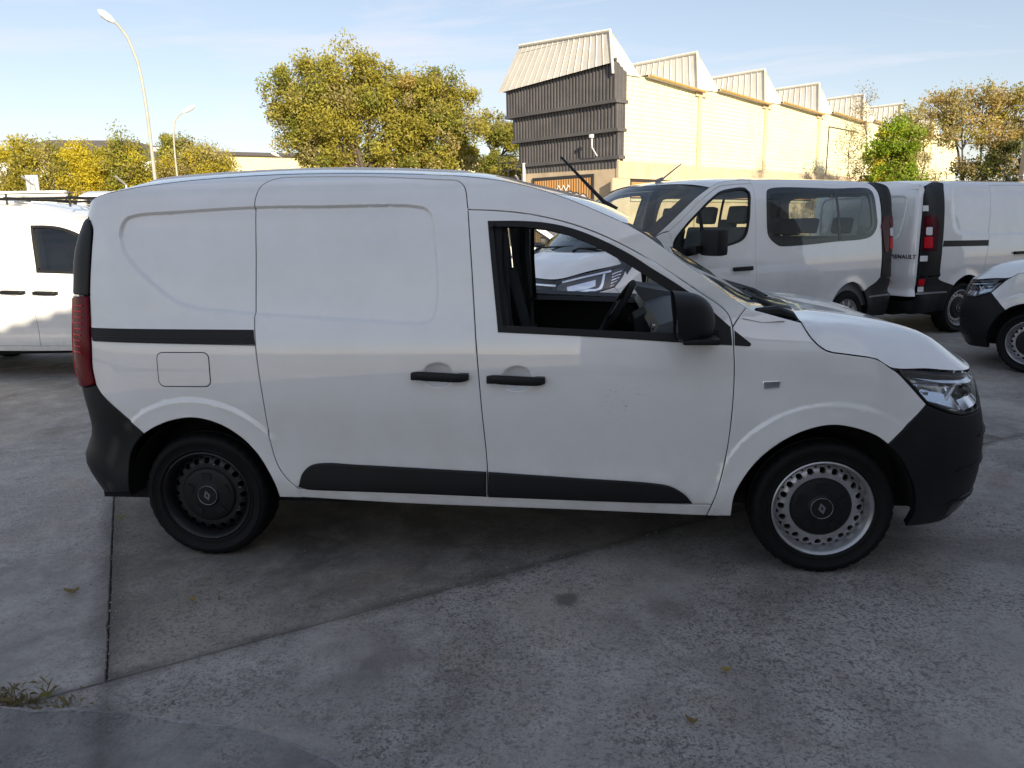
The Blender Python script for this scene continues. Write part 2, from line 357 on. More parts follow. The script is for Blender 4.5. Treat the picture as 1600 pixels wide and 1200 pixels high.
def rrect(x0, z0, x1, z1, r, n=5):
    o = []
    for cx, cz, a0 in ((x1-r, z0+r, -90), (x1-r, z1-r, 0), (x0+r, z1-r, 90), (x0+r, z0+r, 180)):
        for k in range(n+1): a = math.radians(a0+90*k/n); o.append((cx+r*math.cos(a), cz+r*math.sin(a)))
    return o
def offset_loop(L, d):
    """moves a counter-clockwise loop inwards by d"""
    P = np.array(L, float); a = P-np.roll(P, 1, 0); b = np.roll(P, -1, 0)-P
    na = np.stack([-a[:, 1], a[:, 0]], 1); nb = np.stack([-b[:, 1], b[:, 0]], 1)
    na /= np.linalg.norm(na, axis=1, keepdims=True)+1e-9; nb /= np.linalg.norm(nb, axis=1, keepdims=True)+1e-9
    m = na+nb; q = (m*m).sum(1, keepdims=True); m = 2*m/np.maximum(q, .6)
    return P+m*d
def ccw(L):
    P = np.array(L, float); A = (P[:, 0]*np.roll(P[:, 1], -1)-np.roll(P[:, 0], -1)*P[:, 1]).sum()
    return P if A > 0 else P[::-1]
def resample(L, d=.025):
    L = np.array(L, float); o = []
    for a, b in zip(L, np.roll(L, -1, 0)):
        n = max(1, int(np.ceil(np.linalg.norm(b-a)/d))); o += [a+(b-a)*i/n for i in range(n)]
    return np.array(o)
def panel_geo(shell, loop, holes=(), off=0.0, grid=.045, shrink=.002, thick=.012, rnd=.004, refine=(), feather=True):
    outer = offset_loop(resample(ccw(loop)), shrink); inner = [offset_loop(resample(ccw(h)), -shrink) for h in holes]
    loops = [outer]+inner; pts = []; edges = []; kind = []
    for L in loops:
        k = len(pts); n = len(L); pts += list(map(tuple, L)); edges += [(k+i, k+(i+1) % n) for i in range(n)]
    nb = len(pts)
    rings = [offset_loop(L, rnd if i == 0 else -rnd) for i, L in enumerate(loops)]
    lo, hi = outer.min(0), outer.max(0)
    gx = np.arange(lo[0]+grid*.5, hi[0], grid); gz = np.arange(lo[1]+grid*.5, hi[1], grid)
    G = np.array([(x+(grid*.5 if j % 2 else 0), z) for j, z in enumerate(gz) for x in gx]) if len(gx) and len(gz) else np.zeros((0, 2))
    def inside(P, m):
        d = poly_sd(P[:, 0], P[:, 1], outer)
        for h in inner: d = np.minimum(d, -poly_sd(P[:, 0], P[:, 1], h))
        return d > m
    cand = []
    R_ = np.concatenate(rings); cand.append(R_[inside(R_, rnd*.7)])
    for L, offs, closed in refine:
        L = np.array(L)
        for o_ in offs:
            Q = offset_loop(L, o_) if closed else L+np.array([0, o_])
            cand.append(Q[inside(Q, rnd*1.6)])
    if len(G): cand.append(G[inside(G, grid*.35)])
    allp = np.concatenate([c for c in cand if len(c)]) if any(len(c) for c in cand) else np.zeros((0, 2))
    # thin out near duplicates
    if len(allp):
        key = {}; keep = []
        for i, p in enumerate(allp):
            q = (int(p[0]/.003), int(p[1]/.003))
            if q not in key: key[q] = 1; keep.append(i)
        allp = allp[keep]
    V2 = [Vector(p) for p in pts]+[Vector((float(a), float(b))) for a, b in allp]
    rv, re, rf, ov, oe, of = delaunay_2d_cdt(V2, edges, [], 0, 1e-7)
    P = np.array([(p.x, p.y) for p in rv]); F = np.array([q for q in rf if len(q) == 3])
    c = P[F].mean(1); d = poly_sd(c[:, 0], c[:, 1], outer); ok = d > 0
    for h in inner: ok &= poly_sd(c[:, 0], c[:, 1], h) < 0
    F = F[ok]
    # face orientation: counter-clockwise in (s, z) looks outwards
    a = P[F[:, 1]]-P[F[:, 0]]; b = P[F[:, 2]]-P[F[:, 0]]; w = a[:, 0]*b[:, 1]-a[:, 1]*b[:, 0]
    F = F[np.abs(w) > 1e-10]; w = w[np.abs(w) > 1e-10]; F[w < 0] = F[w < 0][:, ::-1]
    isb = np.zeros(len(P), int)-1
    for i, o_ in enumerate(ov):
        for k in o_:
            if k < nb: isb[i] = k
    O = np.where(isb >= 0, off-rnd*.45, off)
    V = shell.Q(P[:, 0], P[:, 1], O); Nn = shell.N(P[:, 0], P[:, 1])
    out2 = np.zeros((nb, 2)); k = 0
    for i, L in enumerate(loops):
        n = len(L); t = np.roll(L, -1, 0)-np.roll(L, 1, 0); t /= np.linalg.norm(t, axis=1, keepdims=True)+1e-9
        o2 = np.stack([t[:, 1], -t[:, 0]], 1); out2[k:k+n] = o2 if i == 0 else -o2; k += n
    e = 2e-3
    Ts = (shell.Q(P[:, 0]+e, P[:, 1])-shell.Q(P[:, 0]-e, P[:, 1]))/(2*e); Tz = (shell.Q(P[:, 0], P[:, 1]+e)-shell.Q(P[:, 0], P[:, 1]-e))/(2*e)
    bm_ = isb >= 0
    d3 = np.zeros_like(V); d3[bm_] = Ts[bm_]*out2[isb[bm_], :1]+Tz[bm_]*out2[isb[bm_], 1:]
    d3 /= np.linalg.norm(d3, axis=1, keepdims=True)+1e-9
    N2 = Nn.copy(); N2[bm_] = Nn[bm_]+.9*d3[bm_]; N2 /= np.linalg.norm(N2, axis=1, keepdims=True)
    used = np.unique(F); remap = -np.ones(len(P), int); remap[used] = np.arange(len(used))
    V, Nn, N2, d3, isb2 = V[used], Nn[used], N2[used], d3[used], isb[used]; F = remap[F]
    vv = [V]; nn = [N2]; ff = [tuple(q) for q in F]
    if thick:   # the folded rim
        from collections import Counter
        ec = Counter()
        for q in F:
            for i in range(3): ec[(q[i], q[(i+1) % 3])] += 1
        be = [k for k in ec if (k[1], k[0]) not in ec]
        ids = sorted({i for k in be for i in k}); m = {k: i for i, k in enumerate(ids)}; base = len(V); cnt = len(ids)
        vv += [V[ids], V[ids]-Nn[ids]*thick-d3[ids]*thick*.15]; nn += [d3[ids], d3[ids]]
        for a_, b_ in be: ff.append((base+m[b_], base+m[a_], base+cnt+m[a_], base+cnt+m[b_]))
    return np.concatenate(vv), ff, np.concatenate(nn)
def panel(shell, name, loop, mat, parent, sides=(0, 1), **kw):
    v, f, n = panel_geo(shell, loop, **kw); r = []
    for s in sides:
        p = parent[s] if isinstance(parent, (list, tuple)) else parent
        if s == 0: r.append(obj(name, mesh(name, v, f, n), mat, p))
        else: a, b, c = flip(v, f, shell.W, n); r.append(obj(name, mesh(name, a, b, c), mat, p))
    return r

# outlines on the van flank, metres (along, height)
EXTAB = {
    'slide_rear': [(0.4097, 1.7604), (0.3627, 1.7484), (0.3312, 1.7156), (0.3194, 1.6647), (0.3192, 1.6311), (0.3263, 1.4151), (0.3231, 1.1651), (0.3278, 1.0263), (0.3343, 0.9296), (0.3469, 0.7724), (0.362, 0.577), (0.3866, 0.474), (0.4338, 0.4024), (0.475, 0.3649)],
    'slide_top': [(0.4097, 1.7604), (0.5928, 1.7588), (0.8218, 1.7525), (1.0495, 1.737), (1.1812, 1.7277)],
    'slide_frontop': [(1.1812, 1.7277), (1.225, 1.7223), (1.2596, 1.6933), (1.2783, 1.6044)],
    'pillar_b': [(1.2783, 1.6044), (1.2945, 1.4029), (1.3081, 1.1738), (1.317, 1.034), (1.333, 0.7812), (1.3516, 0.4706), (1.3503, 0.3408)],
    'door_bottom': [(0.475, 0.3649), (0.5272, 0.3578), (0.9348, 0.3507), (1.3503, 0.3408), (1.7448, 0.3309), (2.2517, 0.3235), (2.3331, 0.3241)],
    'door_top': [(1.2784, 1.5977), (1.395, 1.5914), (1.5326, 1.5755), (1.6771, 1.5437), (1.8041, 1.5019), (1.9301, 1.4448), (2.0555, 1.3748), (2.181, 1.2943), (2.28, 1.2271), (2.3468, 1.1814), (2.381, 1.1446), (2.3954, 1.0985)],
    'door_front': [(2.3954, 1.0985), (2.3975, 1.0246), (2.4028, 0.9157), (2.4006, 0.7457), (2.3871, 0.5555), (2.3559, 0.401), (2.3331, 0.3241)],
    'door_front_low': [(2.3331, 0.3241), (2.3165, 0.2651)],
    'rocker_bottom': [(0.3846, 0.321), (0.989, 0.2956), (1.7446, 0.281), (2.3165, 0.2651)],
    'arch_rear': [(0.3846, 0.321), (0.3711, 0.3821), (0.3366, 0.4583), (0.2909, 0.5351), (0.2309, 0.6036), (0.1514, 0.6595), (0.0702, 0.6892), (-0.0067, 0.6974), (-0.0968, 0.6823), (-0.1817, 0.6502), (-0.2422, 0.616)],
    'arch_rear_bumper': [(-0.2422, 0.616), (-0.2984, 0.5578), (-0.3321, 0.4956), (-0.3431, 0.427), (-0.3522, 0.338)],
    'bumper_rear_top': [(-0.2422, 0.616), (-0.3467, 0.7094), (-0.45, 0.8035), (-0.4717, 0.8403)],
    'light_front_edge': [(-0.4717, 0.8403), (-0.4822, 0.9207), (-0.4787, 1.0212), (-0.5008, 1.2441), (-0.4976, 1.4522), (-0.5084, 1.545), (-0.562, 1.5783)],
    'arch_front': [(2.4173, 0.2732), (2.4245, 0.3734), (2.4703, 0.4682), (2.5342, 0.5518), (2.6245, 0.6277), (2.7171, 0.6739), (2.8103, 0.6925), (2.9058, 0.6778), (2.996, 0.6423), (3.0444, 0.6066)],
    'arch_front_bumper': [(3.0444, 0.6066), (3.1027, 0.5441), (3.1596, 0.4406), (3.187, 0.3518), (3.2038, 0.2027)],
    'fender_bottom': [(2.3165, 0.2651), (2.4173, 0.2732)],
    'bumper_front_top': [(3.0444, 0.6066), (3.1247, 0.6857), (3.2127, 0.7662)],
    'lamp_lower': [(3.2127, 0.7662), (3.1359, 0.8464), (3.0805, 0.8996), (3.0388, 0.9264)],
    'bonnet_gap': [(3.0388, 0.9264), (2.9774, 0.9643), (2.862, 0.9853), (2.7686, 1.0028), (2.7141, 1.0495), (2.677, 1.1131)],
    'fender_top': [(2.677, 1.1131), (2.6076, 1.1314), (2.5426, 1.1501), (2.4531, 1.1746)],
    'fender_pillar': [(2.4531, 1.1746), (2.4259, 1.1414), (2.3954, 1.0985)],
    'pillar_a_edge': [(2.4531, 1.1746), (2.4105, 1.204), (2.3086, 1.2818), (2.2229, 1.3435), (2.1163, 1.421), (2.0364, 1.4772), (1.9565, 1.5257)],
    'lamp_bottom': [(3.2127, 0.7662), (3.3033, 0.7291), (3.3925, 0.7077), (3.4752, 0.7045)],
    'lamp_edge': [(3.0452, 0.9219), (3.2497, 0.8954), (3.4599, 0.8774), (3.5855, 0.8562)],
    'smudge': [(1.7856, 0.8616), (2.0442, 0.7231)],
    'roof_seam': [(1.9565, 1.5257), (1.903, 1.5503), (1.7033, 1.6363), (1.5294, 1.6942), (1.3936, 1.724), (1.268, 1.7421), (1.1421, 1.7542), (0.8672, 1.7698), (0.5724, 1.7783), (0.2531, 1.7751), (-0.0346, 1.7572), (-0.2304, 1.7347), (-0.3628, 1.7165)],
    'rear_top': [(-0.3628, 1.7165), (-0.4626, 1.6921), (-0.5196, 1.6582), (-0.5529, 1.6212), (-0.562, 1.5783)],
    'recess': [(0.3192, 1.6311), (-0.0476, 1.6171), (-0.2432, 1.6066), (-0.301, 1.5892), (-0.3258, 1.55), (-0.3277, 1.5005), (-0.3095, 1.4438), (-0.2585, 1.3798), (-0.1801, 1.3086), (-0.0888, 1.2375), (-0.0132, 1.1982), (0.0698, 1.1781), (0.182, 1.1686), (0.3245, 1.1553), (0.638, 1.1361), (0.9967, 1.113), (1.0816, 1.1106), (1.1265, 1.1274), (1.146, 1.1746), (1.1519, 1.2424), (1.1497, 1.3777), (1.1379, 1.4992), (1.1253, 1.5735), (1.1004, 1.6065), (1.0363, 1.6226), (0.9224, 1.6276), (0.6346, 1.6283)],
    'rail': [(-0.4889, 1.1046), (0.3222, 1.0972), (0.3279, 1.0291), (-0.4721, 1.0433)],
    'flap': [(-0.1309, 0.9976), (0.115, 0.998), (0.1022, 0.8398), (-0.1459, 0.8381)],
    'window_seal': [(1.3653, 1.5491), (1.5083, 1.5466), (1.6175, 1.5368), (1.7287, 1.5111), (1.8473, 1.4644), (1.9729, 1.3996), (2.0557, 1.3459), (2.1625, 1.2788), (2.2508, 1.217), (2.3307, 1.1478), (2.4079, 1.0806), (2.4665, 1.032), (2.4586, 1.0218), (2.3936, 1.0259), (2.1974, 1.0369), (1.8493, 1.0602), (1.4111, 1.0823)],
    'window_open': [(1.3807, 1.5355), (1.5084, 1.5333), (1.6122, 1.5209), (1.7153, 1.4954), (1.8286, 1.4462), (1.9438, 1.3816), (2.0373, 1.3225), (2.1656, 1.234), (2.1552, 1.0645), (1.8493, 1.08), (1.4247, 1.0996)],
    'trim_rear': [(0.478, 0.3735), (0.4992, 0.4368), (0.5404, 0.4763), (0.6001, 0.4881), (0.7627, 0.483), (1.3489, 0.4604), (1.3463, 0.3423), (0.935, 0.3522), (0.5274, 0.3597)],
    'trim_front': [(1.3558, 0.4605), (1.7448, 0.44), (2.0839, 0.4218), (2.1555, 0.4088), (2.2167, 0.372), (2.2514, 0.3298), (2.0251, 0.3295), (1.7448, 0.3341), (1.3532, 0.3408)],
    'handle_slide': [(1.0302, 0.9004), (1.2838, 0.8873)],
    'handle_front': [(1.3621, 0.8876), (1.6136, 0.8719)],
    'repeater': [(2.5191, 0.8754), (2.5899, 0.8782), (2.586, 0.8511), (2.5266, 0.8455)],
    'mirror_base': [(2.1605, 1.2077), (2.1605, 1.0514)],
    'lamp_outer': [(3.0388, 0.9264), (3.2538, 0.9025), (3.4643, 0.8808)],
    'recess_cuts': [(0.3192, 1.6311)],
}

# ---------------------------------------------------------------- small panel van
EX = EXTAB
EX['door_bottom_a'] = EX['door_bottom'][:4]; EX['door_bottom_b'] = EX['door_bottom'][3:]
REC = np.array(catmull(EX['recess'], .02, True)); REC = ccw(REC)
def ex_recess(s, z):
    near = (s > -.45) & (s < 1.3) & (z > 1.0) & (z < 1.75); d = np.zeros(np.shape(s+z))
    if np.any(near):
        ss, zz_ = np.broadcast_arrays(np.asarray(s, float), np.asarray(z, float))
        k = near if near.shape == ss.shape else np.broadcast_to(near, ss.shape)
        d[k] = .017*sstep(-.002, .015, poly_sd(ss[k], zz_[k], REC))
    return d
def dish(c, r, rz, depth):
    def f(s, z):
        q = ((np.asarray(s)-c[0])/r)**2+((np.asarray(z)-c[1])/rz)**2; return depth*np.clip(1-q, 0, 1)**.6
    return f
HS = ((EX['handle_slide'][0][0]+EX['handle_slide'][1][0])/2, (EX['handle_slide'][0][1]+EX['handle_slide'][1][1])/2)
HF = ((EX['handle_front'][0][0]+EX['handle_front'][1][0])/2, (EX['handle_front'][0][1]+EX['handle_front'][1][1])/2)
EXP.feats += [ex_recess, dish((HS[0]-.01, HS[1]+.004), .066, .052, .026), dish((HF[0]+.005, HF[1]+.004), .066, .052, .026)]
def ell(c, rx, rz, n=28): return [(c[0]+rx*math.cos(2*math.pi*k/n), c[1]+rz*math.sin(2*math.pi*k/n)) for k in range(n)]

def wheel_parts(parent, kind, loc, rz, cap_r=.133):
    """steel wheel with tyre: the outer face looks along -y"""
    n = 140; prof = [(.205, .03), (.214, .008), (.222, .002), (.226, -.004), (.232, -.004), (.234, -.001), (.262, -.006), (.264, -.009), (.270, -.009), (.272, -.005), (.285, -.002), (.297, .010), (.3025, .028), (.3045, .055), (.299, .057), (.299, .066), (.305, .068), (.305, .107), (.299, .109), (.299, .118), (.3045, .12), (.3025, .15), (.295, .17), (.26, .186), (.21, .17)]
    t = MB(); t.lathe(prof, n=n); m = len(prof); V = np.array(t.v)
    for k in range(n):
        for i in (11, 12, 13, 20, 21, 22):
            if k % 4 == (0 if i < 14 else 2):
                q = V[k*m+i]; r = math.hypot(q[0], q[2]); V[k*m+i, 0] *= (r-.0055)/r; V[k*m+i, 2] *= (r-.0055)/r
    low = V[:, 2] < -.298; V[low, 2] = -.298; t.v = [tuple(q) for q in V]
    bulge = lambda q: q
    rim = MB(); rim.lathe([(.206, .03), (.2165, .010), (.2165, .003), (.211, .0), (.206, .004), (.199, .013), (.194, .026), (.190, .034), (.187, .046), (.1865, .150)], n=64)
    rim.lathe([(.187, .058), (.1855, .052)], n=64)
    # disc ring with twenty round holes
    K = 20; r0, r1, rh, hr = .118, .1855, .1655, .0138
    for k in range(K):
        a0 = 2*math.pi*k/K; da = 2*math.pi/K; g = []
        for i in range(16):
            th = 2*math.pi*(i+.5)/16; hole = (a0+hr*math.cos(th)/rh, rh+hr*math.sin(th))
            cx, cz = math.cos(th), math.sin(th); sc = 1/max(abs(cx), abs(cz)); ex, ez = cx*sc, cz*sc
            outer = (a0+ex*da/2, (r0+r1)/2+ez*(r1-r0)/2); g.append((hole, outer))
        dep = lambda r: .036+.016*sstep(.160, .1855, r)+.012*(1-sstep(.118, .15, r))*0+0
        P = lambda a, r, dd=0: (r*math.cos(a), float(dep(r))+dd, r*math.sin(a))
        v = [P(*h) for h, o_ in g]+[P(*o_) for h, o_ in g]+[P(*h, .018) for h, o_ in g]; f = []
        for i in range(16): j = (i+1) % 16; f += [(i, j, 16+j, 16+i), (i, 32+i, 32+j, j)]
        rim.add(v, f)
    w = rim.build('wheel', {'silver': 'steel_silver', 'black': 'steel_black', 'chipped': 'steel_chipped'}[kind], parent, sharp=40)
    t.build('tyre', 'rubber', w, sharp=50)
    b = MB(); b.lathe([(.0, .09), (.19, .09), (.19, .16)], n=40); b.build('brake_shield', 'liner', w)
    c = MB(); c.lathe([(.0, .012), (.05, .012), (.058, .018), (.075, .020), (.11, .022), (cap_r-.008, .026), (cap_r, .036), (cap_r-.004, .044)], n=60)
    for k in range(5):                      # raised clips round the cap
        a = math.pi/2+2*math.pi*k/5; u = Vector((math.cos(a), 0, math.sin(a))); s_ = Vector((-math.sin(a), 0, math.cos(a))); q = []
        for (p_, e_, y_) in ((.074, .018, .0165), (.108, .024, .0175), (.108, -.024, .0175), (.074, -.018, .0165)): q.append(u*p_+s_*e_+Vector((0, y_, 0)))
        q += [p+Vector((0, .008, 0)) for p in q]; c.add(q, [(0, 1, 2, 3), (0, 4, 5, 1), (1, 5, 6, 2), (2, 6, 7, 3), (3, 7, 4, 0)])
    c.build('hub_cap', 'cap_black', w, sharp=30)
    e = MB(); e.lathe([(.0445, .013), (.0465, .0095), (.0485, .013)], n=40)
    e.build('cap_ring', 'worn_silver', w)
    e = MB(); dm = [(0, .026), (.0165, 0), (0, -.026), (-.0165, 0)]; di = [(0, .011), (.006, 0), (0, -.011), (-.006, 0)]; tl = .25
    rot = lambda p: (p[0]*math.cos(tl)-p[1]*math.sin(tl), p[0]*math.sin(tl)+p[1]*math.cos(tl))
    v = [(*rot(p), 0) for p in dm]+[(*rot(p), 0) for p in di]; v = [(a, .0085, b_) for a, b_, _ in v]+[(a, .0125, b_) for a, b_, _ in v]
    e.add(v, [(i, (i+1) % 4, 4+(i+1) % 4, 4+i) for i in range(4)]+[(i, 8+i, 8+(i+1) % 4, (i+1) % 4) for i in range(4)]+[(4+i, 4+(i+1) % 4, 12+(i+1) % 4, 12+i) for i in range(4)])
    e.build('diamond_emblem', 'emblem_grey', w, smooth=False)
    w.location = loc; w.rotation_euler = (0, 0, rz)
    return w
m_, t_, b_ = new_mat('steel_chipped')       # black paint with bare chips
b_.inputs['Roughness'].default_value = .45
c_ = N_(t_, 'ShaderNodeTexCoord'); n_ = N_(t_, 'ShaderNodeTexNoise', inputs={'Scale': 22.0, 'Detail': 4.0, 'Roughness': .55}); t_.links.new(c_.outputs['Object'], n_.inputs['Vector'])
r_ = N_(t_, 'ShaderNodeValToRGB'); r_.color_ramp.elements[0].position = .69; r_.color_ramp.elements[1].position = .70
r_.color_ramp.elements[0].color = (.006, .006, .007, 1); r_.color_ramp.elements[1].color = (.5, .5, .5, 1); t_.links.new(n_.outputs['Fac'], r_.inputs[0]); t_.links.new(r_.outputs[0], b_.inputs['Base Color'])

def height_panel(outline3, top, shoulder, power, grid=.05):
    """sheet over a plan outline: the rim keeps its own height, the inside rises to top(x, y) over a rounded shoulder"""
    P3 = np.array(outline3); L = P3[:, :2]
    if (L[:, 0]*np.roll(L[:, 1], -1)-np.roll(L[:, 0], -1)*L[:, 1]).sum() < 0: P3 = P3[::-1]; L = P3[:, :2]
    lo, hi = L.min(0), L.max(0); G = [(x, y) for x in np.arange(lo[0], hi[0], grid) for y in np.arange(lo[1], hi[1], grid)]
    pts = [tuple(p) for p in L]; n = len(pts); extra = []
    for d in (.008, .02, .04, .07, .11, .16): extra += [tuple(p) for p in offset_loop(L, d)]
    C = np.array(extra+G); sd = poly_sd(C[:, 0], C[:, 1], L); C = C[sd > .006]
    seen = {}; C2 = []
    for p in C:
        k = (int(p[0]/.008), int(p[1]/.008))
        if k not in seen: seen[k] = 1; C2.append(p)
    V2 = [Vector(p) for p in pts]+[Vector((float(a), float(b))) for a, b in C2]
    rv, re, rf, ov, oe, of = delaunay_2d_cdt(V2, [(i, (i+1) % n) for i in range(n)], [], 0, 1e-7)
    P = np.array([(p.x, p.y) for p in rv]); F = np.array([q for q in rf if len(q) == 3]); c = P[F].mean(1); F = F[poly_sd(c[:, 0], c[:, 1], L) > 0]
    a = P[F[:, 1]]-P[F[:, 0]]; b = P[F[:, 2]]-P[F[:, 0]]; w = a[:, 0]*b[:, 1]-a[:, 1]*b[:, 0]; F = F[np.abs(w) > 1e-9]; w = w[np.abs(w) > 1e-9]; F[w < 0] = F[w < 0][:, ::-1]
    def zf(X, Y):
        d2 = (X[:, None]-P3[None, :, 0])**2+(Y[:, None]-P3[None, :, 1])**2
        wt = 1/(d2+1e-5)**2; ze = (wt*P3[None, :, 2]).sum(1)/wt.sum(1)
        d = np.maximum(poly_sd(X, Y, L), 0); k = 1-np.clip(1-d/shoulder, 0, 1)**power
        return ze+(top(X, Y)-ze)*k
    Z = zf(P[:, 0], P[:, 1]); e = 3e-3
    gx = (zf(P[:, 0]+e, P[:, 1])-zf(P[:, 0]-e, P[:, 1]))/(2*e); gy = (zf(P[:, 0], P[:, 1]+e)-zf(P[:, 0], P[:, 1]-e))/(2*e)
    return np.stack([P[:, 0], P[:, 1], Z], 1), F

def build_express(root):
    S = EXP; W = S.W; paint = 'paint'
    arch = lambda c, r: ([(c+r*math.cos(a), .3+r*math.sin(a)) for a in np.linspace(-.3, math.pi+.3, 60)], (0,), False)
    archref = [(arch(c, r)[0], (0,), False) for c in (0., 2.812) for r in (.36, .385, .41, .44, .466, .472, .478, .484, .490, .496, .51)]
    rec = [(REC, (-.006, -.002, .002, .0065, .011, .015, .022), True)]
    rear_top = [tuple(EX['roof_seam'][-1]), (-.46, 1.704), (-.57, 1.692), (-.66, 1.676), (-.716, 1.66)]
    frame = path(EX, 'rocker_bottom', [EX['rocker_bottom'][-1], EX['door_bottom'][-1]], '-door_bottom', '-slide_rear', 'slide_top', 'slide_frontop', 'door_top', '-fender_pillar', 'pillar_a_edge', 'roof_seam', rear_top, [(-.716, 1.66), (-.718, 1.575)], [(-.718, 1.575), (-.67, 1.592), (-.62, 1.5985), (-.562, 1.5783)], '-light_front_edge', '-bumper_rear_top', '-arch_rear')
    sfr = panel(S, 'side_frame', frame, paint, root, refine=archref+rec, thick=.02)
    flap = rrect(*EX['flap'][3], *EX['flap'][1], .03)
    panel(S, 'sliding_door', path(EX, 'slide_rear', 'door_bottom_a', '-pillar_b', '-slide_frontop', '-slide_top'), paint, root, refine=rec+[(ell((HS[0]-.01, HS[1]+.004), .066*k, .052*k), (0,), False) for k in (.3, .6, .8, .92, 1.02, 1.15)])
    sld = [o for o in root.children if o.name.startswith('sliding_door')]
    wo = EX['window_open']; win = path({}, wo[:8], [wo[7], wo[8]], wo[8:], [wo[-1], wo[0]])
    fd = panel(S, 'front_door', path(EX, 'pillar_b', 'door_bottom_b', '-door_front', '-door_top'), paint, root, holes=[win], refine=[(ell((HF[0]+.005, HF[1]+.004), .066*k, .052*k), (0,), False) for k in (.3, .6, .8, .92, 1.02, 1.15)])
    panel(S, 'front_fender', path(EX, 'fender_bottom', 'arch_front', 'bumper_front_top', 'lamp_lower', 'bonnet_gap', 'fender_top', 'fender_pillar', 'door_front', 'door_front_low'), paint, root, refine=archref, thick=.02)
    # black window seal and mirror sail on the door, and its tip on the fender
    ws = EX['window_seal']; seal_loop = path({}, ws[:10]+[(2.386, 1.099)], [(2.386, 1.099), (2.3905, 1.026)], [(2.3905, 1.026), (2.1974, 1.0369), (1.8493, 1.0602), (1.4111, 1.0823)], [ws[16], ws[0]])
    panel(S, 'window_seal', seal_loop, 'black_plastic', fd, holes=[[(wo[0][0]+.01, wo[0][1]-.012)]+[(p[0], p[1]-.012) for p in wo[1:7]]+[(wo[7][0]-.01, wo[7][1]), (wo[8][0]-.008, wo[8][1]+.012), (wo[9][0], wo[9][1]+.010), (wo[10][0]+.008, wo[10][1]+.012)]], off=.005, thick=.05, shrink=0, rnd=.003)
    panel(S, 'sail_trim', path({}, [(2.401, 1.086), (2.4079, 1.0806), (2.4665, 1.034)], [(2.4665, 1.034), (2.467, 1.026), (2.4586, 1.0217)], [(2.4586, 1.0217), (2.401, 1.0255)]), 'black_plastic', [o for o in root.children if o.name.startswith('front_fender')], off=.004, thick=.01, shrink=0, rnd=.002)
    # rocker mouldings, slide rail, fuel flap, repeater
    panel(S, 'door_moulding', path({}, EX['trim_rear'][:5]+[EX['trim_rear'][5]], [EX['trim_rear'][5], EX['trim_rear'][6]], EX['trim_rear'][6:]), 'black_plastic', sld, off=.014, thick=.02, rnd=.009, shrink=.001)
    panel(S, 'door_moulding', path({}, EX['trim_front'][:6], EX['trim_front'][5:], [EX['trim_front'][-1], EX['trim_front'][0]]), 'black_plastic', fd, off=.014, thick=.02, rnd=.009, shrink=.001)
    rl = EX['rail']; panel(S, 'slide_rail', path({}, [rl[0], rl[1]], [rl[1], rl[2]], [rl[2], rl[3]], [rl[3], rl[0]]), 'seal', sfr, off=.002, thick=.01, rnd=.002)
    zc = (rl[0][1]+rl[3][1])/2; panel(S, 'rail_lip', path({}, [(rl[3][0]+.03, zc-.012), (rl[2][0]-.02, zc-.02)], [(rl[2][0]-.02, zc-.013), (rl[3][0]+.03, zc-.004)]), 'gloss_black', sfr, off=.008, thick=.008, rnd=.002)
    panel(S, 'rail_lip', path({}, [(rl[3][0]+.01, rl[3][1]-.002), (rl[2][0], rl[2][1]-.004)], [(rl[2][0], rl[2][1]+.004), (rl[3][0]+.01, rl[3][1]+.006)]), 'gloss_black', sfr, off=.007, thick=.008, rnd=.002)
    fl = rrect(flap[0][0]-.0, 0, 1, 1, .1) if False else rrect(min(p[0] for p in EX['flap'])+.005, .839, max(p[0] for p in EX['flap'])-.005, .998, .03)
    panel(S, 'flap_gap', fl, 'seal', sfr[:1], sides=(0,), off=.0012, thick=0, shrink=0, rnd=.002)
    panel(S, 'fuel_flap', fl, paint, sfr[:1], sides=(0,), off=.0018, thick=.003, shrink=.0042, rnd=.0012)
    rp = EX['repeater']; panel(S, 'side_repeater', path({}, rp[:2], rp[1:3], rp[2:4], [rp[3], rp[0]]), 'chrome', [o for o in root.children if o.name.startswith('front_fender')], off=.008, thick=.01, rnd=.003, shrink=0)
    panel(S, 'repeater_lens', rrect(rp[0][0]+.014, rp[2][1]+.004, rp[1][0]-.010, rp[0][1]-.004, .006), 'glass_lamp', [o for o in root.children if o.name.startswith('front_fender')], off=.011, thick=0, rnd=.002, shrink=0)
    # bumpers, lamps, grille, rear doors
    cs = S.smax-.002; rs = S.smin+.002; lb = EX['lamp_bottom']
    nose_top = lb+[(3.60, .711), (3.74, .742)]
    panel(S, 'front_bumper', path(EX, 'bumper_front_top', nose_top, [(3.74, .742), (3.80, .70), (4.0, .69), (cs, .69)], [(cs, .69), (cs, .20)], [(cs, .20), (3.9, .19), (3.55, .19), EX['arch_front_bumper'][-1]], '-arch_front_bumper'), 'black_plastic', root, thick=.03, rnd=.005, grid=.05)
    lens = path(EX, '-lamp_lower', nose_top[:], [(3.74, .742), (3.76, .80), (3.74, .862)], [(3.74, .862), (3.6, .868), (3.4656, .876), (3.2537, .8975), (3.06, .9215)])
    panel(S, 'lamp_gasket', lens, 'lamp_chrome', root, off=-.055, thick=0, shrink=0.0, grid=.05)
    hl = panel(S, 'headlight', lens, 'glass_lamp', root, off=.002, thick=.0, shrink=.009, grid=.05)
    panel(S, 'lamp_bezel', lens, 'gloss_black', hl, holes=[offset_loop(ccw(lens), .016)], off=.001, thick=.05, shrink=.003, rnd=.002, grid=.2)
